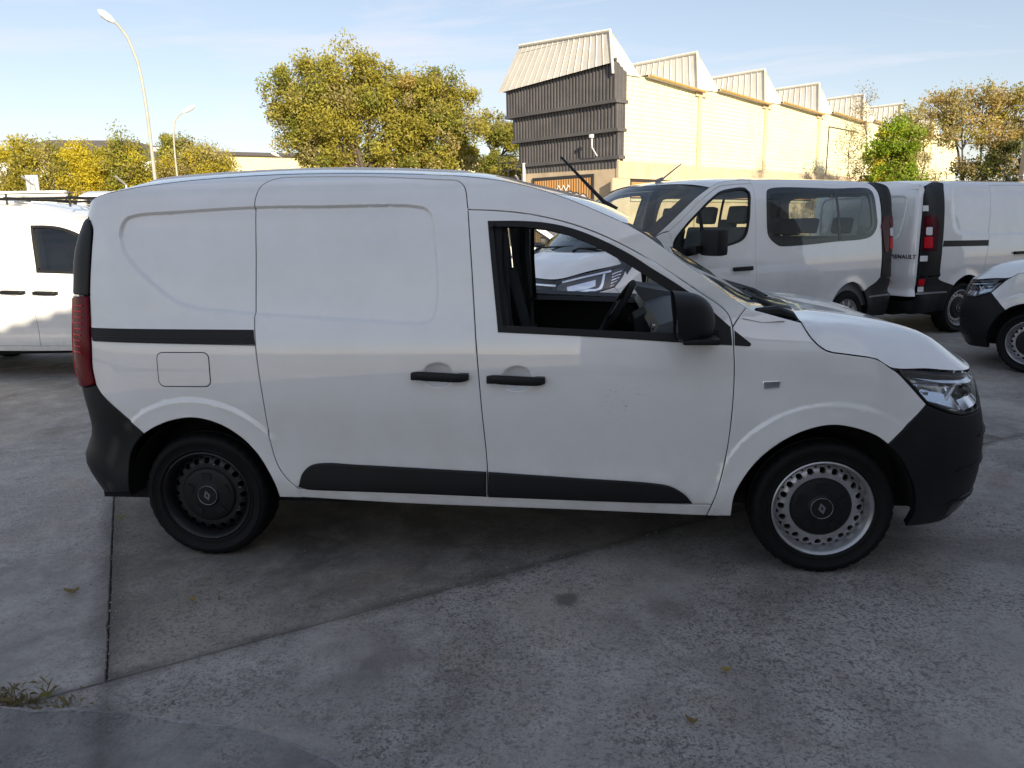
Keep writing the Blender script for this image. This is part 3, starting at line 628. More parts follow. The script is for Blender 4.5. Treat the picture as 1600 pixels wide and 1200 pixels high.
    def shelf(name, mat, s0, s1, z0, z1, o0, o1, n=24):            # sloping facet inside the lamp, facing up and out
        ss = np.linspace(s0, s1, n); a, b = (np.interp(ss, *z0), np.interp(ss, *z1))
        P0, P1 = S.Q(ss, a, o0), S.Q(ss, b, o1)
        for sd in (0, 1): mb = MB(); mb.grid(np.stack([P0, P1])); mb.build(name, mat, hl[sd], recalc=False, mirrorW=W if sd else None)
    shelf('lamp_brow', 'chrome', 3.10, 3.70, ([3.10, 3.3, 3.5, 3.7], [.886, .846, .828, .828]), ([3.10, 3.3, 3.5, 3.7], [.905, .884, .868, .862]), -.006, -.030)
    shelf('lamp_shelf', 'chrome', 3.20, 3.40, ([3.20, 3.40], [.785, .728]), ([3.20, 3.40], [.835, .775]), -.010, -.036)
    shelf('lamp_shelf', 'chrome', 3.42, 3.68, ([3.42, 3.68], [.722, .738]), ([3.42, 3.68], [.762, .772]), -.012, -.034)
    panel(S, 'lamp_reflector', path({}, [(3.2, .845), (3.33, .838)], [(3.36, .76), (3.30, .755), (3.235, .79)]), 'lamp_reflector', hl, off=-.045, thick=.02, shrink=0)
    panel(S, 'lamp_reflector', path({}, [(3.39, .832), (3.60, .825)], [(3.63, .78), (3.56, .748), (3.45, .752), (3.39, .775)]), 'lamp_reflector', hl, off=-.05, thick=.01, shrink=0)
    panel(S, 'light_guide', path({}, [(3.30, .752), (3.38, .728), (3.50, .722), (3.60, .728)], [(3.62, .742), (3.52, .738), (3.40, .744), (3.345, .765), (3.42, .82), (3.405, .822), (3.335, .778)]), 'lamp_guide', hl, off=-.022, thick=.025, shrink=0)
    for k in range(4): panel(S, 'turn_facet', path({}, [(3.15+k*.03, .868-k*.026), (3.185+k*.03, .862-k*.026)], [(3.178+k*.03, .848-k*.026), (3.155+k*.03, .852-k*.026)]), 'lamp_reflector', hl, off=-.02, thick=.02, shrink=0, rnd=.003)
    for dome in ((3.47, .79, .03), (3.56, .785, .026)):
        for sd in (0, 1):
            c3 = S.Q(np.array([dome[0]]), np.array([dome[1]]), -.035)[0]; mb = MB(); mb.lathe([(0, -.02), (dome[2]*.6, -.016), (dome[2]*.9, -.004), (dome[2], .01)], n=20); mb.v = [tuple(np.array(q)+c3) for q in mb.v]
            mb.build('projector', 'glass_dark', hl[sd], mirrorW=W if sd else None)
    gr = panel(S, 'grille', path({}, [(3.772, .70), (4.0, .692), (cs, .692)], [(cs, .692), (cs, .872)], [(cs, .872), (3.9, .868), (3.772, .862)]), 'gloss_black', root, off=-.012, thick=0)
    for zz_ in (.735, .79, .842): panel(S, 'grille_bar', path({}, [(3.79, zz_), (cs, zz_)], [(cs, zz_+.018), (3.79, zz_+.018)]), 'chrome', gr, off=.004, thick=.02, rnd=.004)
    badge = MB(); dmo = [(.8875, .835), (.8875-.045, .76), (.8875, .685), (.8875+.045, .76)]; dmi = [(.8875, .80), (.8875-.02, .76), (.8875, .72), (.8875+.02, .76)]
    v = [(3.652, a, b) for a, b in dmo]+[(3.652, a, b) for a, b in dmi]+[(3.63, a, b) for a, b in dmo]+[(3.63, a, b) for a, b in dmi]
    badge.add(v, [(i, (i+1) % 4, 4+(i+1) % 4, 4+i) for i in range(4)]+[(i, 8+i, 8+(i+1) % 4, (i+1) % 4) for i in range(4)]+[(4+i, 4+(i+1) % 4, 12+(i+1) % 4, 12+i) for i in range(4)]); badge.build('diamond_badge', 'chrome', root, smooth=False)
    for zz_ in (.315, .47, .60): panel(S, 'bumper_crease', path({}, [(3.36 if zz_ < .5 else 3.50, zz_), (3.62, zz_-.004), (cs, zz_)], [(cs, zz_+.016), (3.62, zz_+.014), (3.38 if zz_ < .5 else 3.52, zz_+.006)]), 'black_plastic', [o for o in root.children if o.name.startswith('front_bumper')], off=.007, thick=.012, rnd=.006, shrink=0)
    panel(S, 'fog_recess', path({}, [(3.40, .24), (3.55, .245), (3.58, .30)], [(3.57, .335), (3.44, .34), (3.39, .30)]), 'gloss_black', [o for o in root.children if o.name.startswith('front_bumper')], off=.002, thick=.005, rnd=.004, shrink=0)
    # rear: lamp column, bumper, doors
    le = EX['light_front_edge']; edge = [(-.70, .81), (-.74, .9), (-.745, 1.24), (-.735, 1.45), (-.70, 1.55), (-.62, 1.592)]
    panel(S, 'tail_light', path({}, le[3:0:-1]+[le[0]], [le[0], (-.58, .818), (-.70, .81)], edge[:3], [edge[2], le[3]]), 'red_lens', root, off=.012, thick=.03, rnd=.008, shrink=.002)
    tl = [o for o in root.children if o.name.startswith('tail_light')]
    panel(S, 'pillar_cover', path({}, [le[3]]+le[4:6]+[(-.545, 1.585)], [(-.545, 1.585), (-.62, 1.592), (-.70, 1.55), (-.735, 1.45), (-.745, 1.243)], [(-.745, 1.243), (le[3][0], 1.2465)]), 'black_plastic', root, off=.010, thick=.03, rnd=.008)
    for k in range(9): zz_ = .985+k*.0265; panel(S, 'light_bar', path({}, [(-.605, zz_), (-.535, zz_)], [(-.535, zz_+.0065), (-.605, zz_+.0065)]), 'red_bright', tl, off=.015, thick=.004, rnd=.002, shrink=0)
    panel(S, 'light_edge', path({}, [(-.715, .86), (-.735, 1.0), (-.74, 1.23)], [(-.655, 1.23), (-.65, 1.0), (-.63, .86)]), 'red_bright', tl, off=.014, thick=.002, rnd=.003, shrink=0)
    panel(S, 'rear_bumper', path(EX, 'bumper_rear_top', [EX['bumper_rear_top'][-1], (-.58, .815), (-.70, .806), (-.76, .62)], [(-.76, .62), (-1.0, .60), (rs, .60)], [(rs, .60), (rs, .28)], [(rs, .28), (-.8, .27), (-.6, .285), (-.45, .315), (-.3492, .331)], '-arch_rear_bumper'), 'black_plastic', root, thick=.04, rnd=.006)
    panel(S, 'rear_door', path({}, [(-.763, .63), (-1.0, .612), (rs, .612)], [(rs, .612), (rs, 1.70)], [(rs, 1.70), (-.9, 1.695), (-.72, 1.66), (-.735, 1.57)], [(-.735, 1.57), (-.757, 1.45), (-.76, 1.24), (-.752, .9), (-.715, .80), (-.763, .63)]), paint, root, thick=.02)
    # roof: from seam to seam, crowned
    seam = np.array(catmull(EX['roof_seam'][::-1]+[], .03)); seam = np.concatenate([np.array(catmull([(-.716, 1.66), (-.66, 1.676), (-.57, 1.692), (-.46, 1.704), tuple(EX['roof_seam'][-1])], .03))[:-1], seam])
    E3 = S.Q(seam[:, 0], seam[:, 1], -.0005)
    zc_ = NSpline([-.62, -.45, -.35, -.1, .14, .47, .8, 1.17, 1.37, 1.5, 1.72, 1.91, 2.02], [1.735, 1.772, 1.789, 1.810, 1.820, 1.825, 1.815, 1.792, 1.767, 1.731, 1.675, 1.603, 1.545])
    nv = 33; G = np.zeros((len(E3), nv, 3))
    for i, e in enumerate(E3):
        fr = i/(len(E3)-1); xo = -.02*(1-sstep(0, .1, fr))+.03*sstep(.75, 1, fr)
        for j in range(nv):
            w = -math.cos(math.pi*j/(nv-1)); q = 1-abs(w)**2.6
            x = e[0]+xo*(1-w*w); zt = max(float(zc_(x)), e[2]+.004); zt = e[2]+(zt-e[2])*float(sstep(-.03, .16, fr))
            G[i, j] = (x, W/2+w*(W/2-e[1]), e[2]+(zt-e[2])*q)
    mb = MB(); mb.grid(G); ro = mb.build('roof', paint, root, recalc=False, sharp=None)
    for j0 in (9, 13, 17, 21): 
        mb = MB(); pts = [G[i, j0]+np.array([0, 0, .002]) for i in range(10, int(len(E3)*.72))]; mb.tube([tuple(p) for p in pts], .006, n=6); mb.build('roof_rib', paint, ro)
    mb = MB(); mb.grid(G[:1].repeat(2, 0)*1.0)
    back = G[0].copy(); low = back.copy(); low[:, 2] = 1.66; low[:, 0] = back[:, 0]-.01; mb = MB(); mb.grid(np.stack([low, back])); mb.build('rear_roof_edge', paint, root, recalc=False)
    # windscreen between the pillars
    pe = np.array(catmull(EX['pillar_a_edge'][::-1]+[(2.56, 1.142), (2.64, 1.122)], .03)); P3 = S.Q(pe[:, 0], pe[:, 1], -.004); n = len(P3); G = np.zeros((n, 25, 3))
    for i, e in enumerate(P3):
        fr = i/(n-1); xc = e[0]+.02+.10*fr; zc2 = e[2]+.012+.004*fr
        for j in range(25):
            w = -1+2*j/24; G[i, j] = (xc+(e[0]-xc)*abs(w)**2.2, W/2+w*(W/2-e[1]), zc2+(e[2]-zc2)*abs(w)**2.2)
    mb = MB(); mb.grid(G); mb.build('windscreen', 'glass_clear', root, recalc=False, sharp=None)
    fr_ = MB(); 
    for j0, j1 in ((0, 1), (23, 24)): fr_.grid(G[:, j0:j1+1]+np.array([0, 0, -.004]))
    fr_.grid(G[-3:, :]+np.array([0, 0, -.004])); fr_.grid(G[:2, :]+np.array([0, 0, -.004])); fr_.build('screen_frit', 'seal', root, recalc=False)
    hd = MB(); hd.grid(np.stack([G[0]+np.array([-.045, 0, .018]), G[0]+np.array([0, 0, 0.003])])); hd.build('roof_header', paint, root, recalc=False)
    # bonnet
    be = EX['bonnet_gap'][::-1]+EX['lamp_outer'][1:]; edge = catmull(be+[(3.62, .873), (3.78, .872), (4.0, .876), (cs, .878)], .03)
    E2 = S.Q(np.array([p[0] for p in edge]), np.array([p[1] for p in edge]), .0)
    E2[:, 2] += .004
    far = E2.copy(); far[:, 1] = W-far[:, 1]
    rear = [np.array((2.677+.06*(1-w*w), W/2+w*(W/2-E2[0, 1]), 1.113+.012*(1-w*w))) for w in np.linspace(1, -1, 30)][1:-1]
    loop = list(E2)+list(far[::-1][1:])+rear
    tx = NSpline([2.6, 2.85, 3.0, 3.15, 3.26, 3.42, 3.53, 3.62, 3.66], [1.148, 1.118, 1.096, 1.066, 1.034, .975, .925, .883, .87])
    top = lambda X, Y: tx(X)-.014*((Y-W/2)/.7)**2+.010*np.exp(-((np.abs(Y-W/2)-.52)/.07)**2)*sstep(3.6, 3.2, X) 
    v, f = height_panel(loop, lambda X, Y: tx(X)-.014*((Y-W/2)/.7)**2+.012*np.exp(-((np.abs(Y-W/2)-.5)/.08)**2)*(1-sstep(3.2, 3.6, X)), .24, 2.3)
    bo = obj('bonnet', mesh('bonnet', v, [tuple(q) for q in f]), paint, root)
    gap = MB(); o2 = np.array(E2); gap.grid(np.stack([o2+np.array([0, .004, -.012]), o2+np.array([-.01, .05, -.03])])); gap.build('bonnet_seal', 'seal', root, recalc=False)
    gap = MB(); o2 = far; gap.grid(np.stack([o2+np.array([0, -.004, -.012]), o2+np.array([-.01, -.05, -.03])])); gap.build('bonnet_seal', 'seal', root, recalc=False)
    # cowl, wipers
    cw = MB(); c0 = np.array([(2.60, E2[0, 1]-.012, 1.122)]+[tuple(p+np.array([.0, 0, -.004])) for p in rear[::-1]]+[(2.60, W-E2[0, 1]+.012, 1.122)]); c1 = c0+np.array([-.17, 0, .012]); c1[:, 2] += .0; cw.grid(np.stack([c0, (c0+c1)/2+np.array([0, 0, -.012]), c1])); cw.build('cowl', 'black_plastic', root, recalc=False)
    pod = MB(); pod.tube([(2.50, .10, 1.15), (2.58, .12, 1.148), (2.65, .15, 1.128), (2.70, .22, 1.10)], [.022, .032, .026, .01], n=10); pod.build('cowl_corner', 'black_plastic', root)
    wp = MB(); wp.tube([(2.63, .28, 1.14), (2.60, .34, 1.165), (2.52, .9, 1.20)], [.016, .011, .007], n=8); wp.tube([(2.55, .45, 1.178), (2.46, 1.1, 1.215)], .007, n=6); wp.build('wiper', 'black_plastic', root)
    wp = MB(); wp.tube([(2.70, .85, 1.14), (2.66, .95, 1.17), (2.57, 1.4, 1.19)], [.016, .011, .007], n=8); wp.tube([(2.62, 1.0, 1.172), (2.48, 1.55, 1.20)], .007, n=6); wp.build('wiper', 'black_plastic', root)
    an = MB(); an.tube([(1.925, .8875, 1.585), (1.895, .8875, 1.612), (1.86, .8875, 1.645)], [.03, .022, .0085], n=10); an.tube([(1.87, .8875, 1.636), (1.755, .8875, 1.755), (1.648, .8875, 1.866)], [.0105, .008, .0055], n=8); an.build('antenna', 'black_plastic', root)
    # handles
    for ctr, par in ((HS, sld), (HF, fd)):
        L = .126; q = []
        for sd in (0, 1):
            mb = MB(); n = 17; ring = 12; V = []
            for i in range(n):
                u = -1+2*i/(n-1); s_ = ctr[0]+u*L; hw = .0185*(1-abs(u)**6*.55)+.002; pr = .034-.006*u*u-(.012*abs(u)**8); b3 = S.Q(np.array([s_]), np.array([ctr[1]-.006*u+0]), 0)[0]; b3[1] = S.depth(np.array([s_]), np.array([ctr[1]]))[0]
                for k in range(ring):
                    a = 2*math.pi*k/ring; ca, sa = math.cos(a), math.sin(a); cx = math.copysign(abs(ca)**.6, ca)*hw; cy = math.copysign(abs(sa)**.6, sa)*.011
                    V.append((b3[0], b3[1]-pr+.008+cy+(.016 if abs(u) > .82 else 0)*0, b3[2]+cx))
            F = [(i*ring+k, i*ring+(k+1) % ring, (i+1)*ring+(k+1) % ring, (i+1)*ring+k) for i in range(n-1) for k in range(ring)]+[tuple(range(ring)), tuple(range(n*ring-1, (n-1)*ring-1, -1))]
            mb.add(V, F)
            for u in (-.82, .82): b3 = S.Q(np.array([ctr[0]+u*L]), np.array([ctr[1]]), 0)[0]; mb.box((b3[0]-.022, b3[1]-.03, b3[2]-.014), (b3[0]+.022, b3[1]+.01, b3[2]+.014), .004)
            mb.build('handle', 'black_plastic', par[sd], mirrorW=W if sd else None, sharp=50)
    # door mirrors
    for sd in (0, 1):
        mb = MB(); n, ring = 22, 28; V = []
        for i in range(n):
            u = i/(n-1); x = 2.140+.168*u                                      # open end (glass) at the back, round nose forward
            k = max(0, 1-u**3.2)**.5 if u < 1 else 0
            hz = .104*(.62+.38*k) if u < .999 else .03; hy = .098*(k*.88+.12*(u < .999))
            cz = 1.158-.012*u; cy = -.105+.055*u
            hz = .104*max(.06, (1-u**4)**.5); hy = .098*max(.05, (1-u**2.4)**.55)
            cz = 1.160-.018*u; 
            for j in range(ring):
                a = 2*math.pi*j/ring; ca, sa = math.cos(a), math.sin(a); p = .62
                dy_ = math.copysign(abs(ca)**p, ca)*hy; dz_ = math.copysign(abs(sa)**p, sa)*hz
                if dz_ < 0: dz_ *= .90
                V.append((x+.012*(dz_/.1)*(-1), cy+dy_, cz+dz_))
        F = [(i*ring+k, (i+1)*ring+k, (i+1)*ring+(k+1) % ring, i*ring+(k+1) % ring) for i in range(n-1) for k in range(ring)]+[tuple(range((n-1)*ring, n*ring))]
        mb.add(V, F); M_ = mb.build('door_mirror', 'black_plastic', root, mirrorW=W if sd else None, sharp=60)
        g = MB(); g.add([(2.152+.012*(-(V[j][2]-1.16)/.1)*0, (V[j][1]+.105)*.93-.105, (V[j][2]-1.16)*.93+1.16) for j in range(ring)], [tuple(range(ring))]); g.build('mirror_glass', 'mirror_glass', M_, mirrorW=W if sd else None)
        ft = MB(); ft.box((2.17, -.16, 1.052), (2.315, .0, 1.078), .012); ft.box((2.19, -.03, 1.04), (2.33, .055, 1.10), .012); ft.build('mirror_foot', 'black_plastic', M_, mirrorW=W if sd else None)
    # wheels and arches
    for x, kind in ((0., 'chipped'), (2.812, 'silver')):
        for sd in (0, 1):
            wheel_parts(root, kind, (x, .05, .298) if sd == 0 else (x, W-.05, .298), 0 if sd == 0 else math.pi)
            mb = MB(); R0 = .375 if x == 0 else .385; A = np.linspace(-.02, math.pi+.02, 36)
            g = np.array([[(x+R0*math.cos(a), y, .3+R0*math.sin(a)) for a in A] for y in (.045, .30)]); mb.grid(g)
            fan = [(x, .30, .3)]+[tuple(p) for p in g[1]]; mb.add(fan, [(0, i, i+1) for i in range(1, len(fan)-1)])
            mb.build('arch_liner', 'liner', root, mirrorW=W if sd else None, recalc=False)
    # inside of the cargo hold and floor
    fl_ = MB(); fl_.box((-.60, .17, .24), (2.38, W-.17, .33)); fl_.box((2.3, .32, .22), (3.45, W-.32, .6)); fl_.build('underbody', 'liner', root)
    for zt, y0 in ((.62, .13), (1.1, .10), (1.62, .20)): pass
    ho = MB()
    for sd in (0, 1):
        Z = np.linspace(.76, 1.68, 14); X = np.linspace(-.45, 1.26, 14); g = np.array([[(x, (d if sd == 0 else W-d), z) for z, d in zip(Z, EXP.depth(0*Z+.8, Z)+.045)] for x in X]); ho.grid(g)
    ho.box((1.24, .2, .3), (1.262, W-.2, 1.62)); ho.build('cargo_lining', 'inner_dark', root, recalc=False)
    # cabin
    for sd in (0, 1):
        tr = panel_geo(S, path(EX, [(1.39, .40), (1.42, 1.085)], [(1.42, 1.085), (1.85, 1.068), (2.16, 1.052)], [(2.16, 1.052), (2.36, 1.03), (2.36, .42)]), off=-.075, thick=.06, shrink=0, rnd=.02)
        v, f, nn = tr
        if sd: v, f, nn = flip(v, f, W, nn)
        mb = MB(); mb.add(v, f); mb.build('door_card', 'inner_dark', fd[sd], recalc=False)
        arm = MB(); arm.box((1.55, .095, .80), (2.1, .16, .86), .015); arm.build('armrest', 'inner_dark', fd[sd], mirrorW=W if sd else None)
        pl_ = MB(); pl_.tube([(1.40, .155, 1.54), (1.395, .15, 1.35), (1.42, .10, 1.09), (1.43, .09, .5)], .035, n=8); pl_.build('pillar_trim', 'trim_grey' if sd else 'inner_dark', root, mirrorW=W if sd else None)
        bl = MB(); bl.tube([(1.44, .14, 1.50), (1.44, .14, 1.3), (1.46, .12, .9)], .012, n=6); bl.build('seat_belt', 'fabric_dark', root, mirrorW=W if sd else None)
        y0 = .22 if sd == 0 else 1.02
        st = MB(); st.box((1.42, y0, .56), (1.95, y0+.52, .72), .05); st.build('seat', 'fabric_dark', root)
        so = [o for o in root.children if o.name.startswith('seat')][-1]
        bk = MB(); bk.box((-.06, 0, 0), (.08, .50, .62), .05); q = Matrix.Translation((1.42, y0+.01, .66)) @ Matrix.Rotation(math.radians(-14), 4, 'Y'); bk.v = [tuple(q @ Vector(p)) for p in bk.v]; bk.build('seat_back', 'fabric_dark', so)
        hr = MB(); hr.box((-.045, .13, .64), (.045, .37, .84), .035); hr.v = [tuple(q @ Vector(p)) for p in hr.v]; hr.build('head_rest', 'fabric_dark', so)
    da = MB(); prof = [(2.62, 1.12), (2.35, 1.135), (2.20, 1.13), (2.10, 1.10), (2.075, 1.06), (2.12, 1.0), (2.15, .85), (2.12, .62), (2.45, .5)]
    da.prism(prof, .11, W-.11); da.build('dashboard', 'dash_grey', root, sharp=25)
    dsh = [o for o in root.children if o.name.startswith('dashboard')][-1]
    bi = MB(); bi.prism([(2.36, 1.13), (2.06, 1.182), (2.045, 1.165), (2.10, 1.09), (2.3, 1.09)], 1.10, 1.50); bi.build('instrument_hood', 'dash_grey', dsh, sharp=25)
    cs_ = MB(); cs_.prism([(2.12, 1.10), (2.03, 1.05), (2.06, .82), (2.02, .60), (2.2, .6)], .72, 1.0); cs_.build('centre_console', 'inner_dark', dsh, sharp=25)
    ve = MB(); ve.box((2.075, .19, 1.035), (2.10, .31, 1.085), .01); ve.build('air_vent', 'gloss_black', dsh)
    vr = MB(); vr.box((2.072, .205, 1.045), (2.078, .225, 1.08)); vr.build('vent_tab', 'trim_grey', dsh)
    sw = MB(); n = 40; ctr = Vector((1.955, 1.30, 1.035)); ax = Vector((-math.cos(math.radians(32)), 0, math.sin(math.radians(32)))); e1 = Vector((0, 1, 0)); e2 = ax.cross(e1)
    sw.tube([tuple(ctr+(e1*math.cos(2*math.pi*k/n)+e2*math.sin(2*math.pi*k/n))*.178) for k in range(n+1)], .0165, n=10, cap=False)
    for a in (-.15, math.pi+.15, math.pi/2): sw.tube([tuple(ctr-ax*.02), tuple(ctr+(e1*math.cos(a)+e2*math.sin(a)*(1 if a != math.pi/2 else -1))*.175)], .014, n=6)
    sw.tube([tuple(ctr+ax*.012), tuple(ctr-ax*.03), tuple(ctr-ax*.26)], [.055, .062, .035], n=14); sw.tube([tuple(ctr-ax*.08+e1*.2), tuple(ctr-ax*.08-e1*.2)], .010, n=6); sw.build('steering_wheel', 'inner_dark', root)
    hl_ = MB(); hl_.grid(np.array([[(x, y, z) for y in (.24, .55, .89, 1.22, 1.535)] for x, z in ((1.27, 1.70), (1.6, 1.66), (1.86, 1.575))])); hl_.build('headliner', 'trim_grey', root, recalc=False)
    rm = MB(); rm.box((1.99, .80, 1.42), (2.02, 1.0, 1.48), .012); rm.build('inner_mirror', 'inner_dark', root)
    return root
def add_windows(root, mat='glass_dark'):
    wo = EX['window_open']; win = path({}, wo[:8], [wo[7], wo[8]], wo[8:], [wo[-1], wo[0]])
    fd = [o for o in root.children if o.name.startswith('front_door')]
    panel(EXP, 'window_pane', win, mat, fd, off=-.012, thick=0, shrink=-.006)

van = thing('panel_van', 'white compact panel van in the foreground with its side window open', 'van')
build_express(van)

TRTAB = {
    'win_front': [(2.8972, 1.3251), (2.7111, 1.4798), (2.5225, 1.6181), (2.3686, 1.7209), (2.2043, 1.8031), (2.0455, 1.8341), (1.7924, 1.8461), (1.7331, 1.8157), (1.7589, 1.6798), (1.8137, 1.5117), (1.8648, 1.3781), (1.9353, 1.3194), (2.1905, 1.2601), (2.434, 1.222), (2.8361, 1.1779)],
    'win_rear': [(1.4714, 1.8172), (1.4099, 1.8525), (0.2428, 1.8661), (-0.6866, 1.8736), (-0.7203, 1.845), (-0.6127, 1.4705), (-0.93, 1.4012), (-0.4243, 1.3037), (0.3929, 1.2494), (1.3013, 1.2259), (1.3641, 1.2376), (1.5117, 1.3357), (1.5347, 1.4187)],
    'win_split': [(0.2016, 1.8664), (0.352, 1.2512)],
    'gap_b': [(1.5595, 1.9003), (1.6923, 1.4761), (1.7277, 1.069), (1.7087, 0.8893), (1.6775, 0.5787)],
    'column': [(-0.93, 1.9614), (-0.7799, 1.7504), (-0.93, 1.4351), (-0.93, 1.0287), (-0.6239, 0.7635)],
    'bumper_diag': [(-0.6239, 0.7635), (-0.5651, 0.7269), (-0.2405, 0.6366)],
    'arch_rear': [(0.4031, 0.4482), (0.3427, 0.5738), (0.2478, 0.682), (0.132, 0.7441), (0.006, 0.7601), (-0.1128, 0.7302), (-0.201, 0.6782), (-0.2405, 0.6366)],
    'pillar_edge': [(2.3256, 1.8588), (2.5318, 1.76), (2.7754, 1.6014), (2.9549, 1.4777), (3.0674, 1.4047)],
    'door_front': [(2.9307, 1.4773), (2.899, 1.3947), (2.8972, 1.3251)],
    'lamp': [(4.2413, 0.961), (3.8816, 1.0441), (3.4212, 1.1361), (3.509, 0.9977), (3.6038, 0.8998), (3.805, 0.8474), (3.9598, 0.8148), (4.0656, 0.8336), (4.2371, 0.8196), (4.2878, 0.8905)],
    'handle': [(2.104, 1.0047), (1.8108, 1.0181)],
    'mirror': [(2.8544, 1.2733), (2.4332, 1.3908)],
    'c_recess': [(-0.1918, 1.8637), (0.5886, 1.8574), (0.4077, 1.2617), (-0.2068, 1.2895), (-0.2734, 1.3554)],
    'c_gap': [(0.6548, 1.9228), (0.4657, 1.4822), (0.4016, 1.251), (0.367, 1.1109), (0.3198, 0.9209), (0.3243, 0.7736)],
    'c_rail': [(-0.4718, 1.2193), (0.407, 1.2052), (0.3774, 1.1272), (-0.4964, 1.1409)],
    'c_column': [(-0.204, 1.9388), (-0.2924, 1.8389), (-0.3866, 1.5857), (-0.463, 1.2231), (-0.5192, 1.1048), (-0.5324, 0.8282), (-0.4804, 0.768), (-0.247, 0.6426)],
    'c_arch': [(-0.247, 0.6426), (-0.1722, 0.7209), (-0.0728, 0.7627), (0.0364, 0.7661), (0.1487, 0.7108)],
    'c_lampr': [(-0.7554, 1.5379), (-0.6189, 1.5444), (-0.5216, 1.4518), (-0.5804, 1.0907), (-0.8421, 1.0899)],
    'c_colleft': [(-0.4816, 1.9289), (-0.6657, 1.7031), (-0.841, 1.2794), (-0.8688, 0.9981), (-0.8936, 0.7955)],
}

# ---------------------------------------------------------------- larger vans
TR = TRTAB
def loc_text(word, size, mat, parent, M, name='lettering', ext=.004):
    c = bpy.data.curves.new('t', 'FONT'); c.body = word; c.size = size; c.extrude = ext; c.align_x = 'CENTER'; c.space_character = 1.12; c.offset = size*.012
    o = bpy.data.objects.new('t', c); COL.objects.link(o); dg = bpy.context.evaluated_depsgraph_get(); me = bpy.data.meshes.new_from_object(o.evaluated_get(dg))
    bpy.data.objects.remove(o); me.transform(M); me.materials.clear(); return obj(name, me, mat, parent)
def spoke_wheel(parent, loc, rz):
    t = MB(); t.lathe([(.215, .03), (.222, .006), (.25, -.004), (.29, -.006), (.318, .004), (.33, .025), (.334, .06), (.334, .15), (.326, .185), (.28, .20), (.22, .18)], n=72)
    t.v = [(a, b, max(c, -.330)) for a, b, c in t.v]
    w = MB(); w.lathe([(.214, .03), (.224, .008), (.221, .0), (.212, .004), (.205, .02), (.198, .03), (.196, .15)], n=48)
    for k in range(5):
        a = 2*math.pi*k/5+.3; u = Vector((math.cos(a), 0, math.sin(a))); s_ = Vector((-math.sin(a), 0, math.cos(a)))
        for sg in (-1, 1):
            q = [u*.05+s_*.012*sg, u*.05+s_*.034*sg, u*.20+s_*.085*sg, u*.205+s_*.045*sg]; y = [.008, .010, .016, .016]
            v = [tuple(p+Vector((0, y_, 0))) for p, y_ in zip(q, y)]+[tuple(p+Vector((0, y_+.03, 0))) for p, y_ in zip(q, y)]
            w.add(v, [(0, 1, 2, 3), (7, 6, 5, 4), (0, 4, 5, 1), (1, 5, 6, 2), (2, 6, 7, 3), (3, 7, 4, 0)])
    w.lathe([(0, .0), (.05, .002), (.066, .012), (.066, .05)], n=24)
    o = w.build('wheel', 'steel_silver', parent, sharp=35); t.build('tyre', 'rubber', o); b = MB(); b.lathe([(0, .07), (.197, .07), (.197, .15)], n=32); b.build('brake_shield', 'liner', o)
    o.location = loc; o.rotation_euler = (0, 0, rz); return o
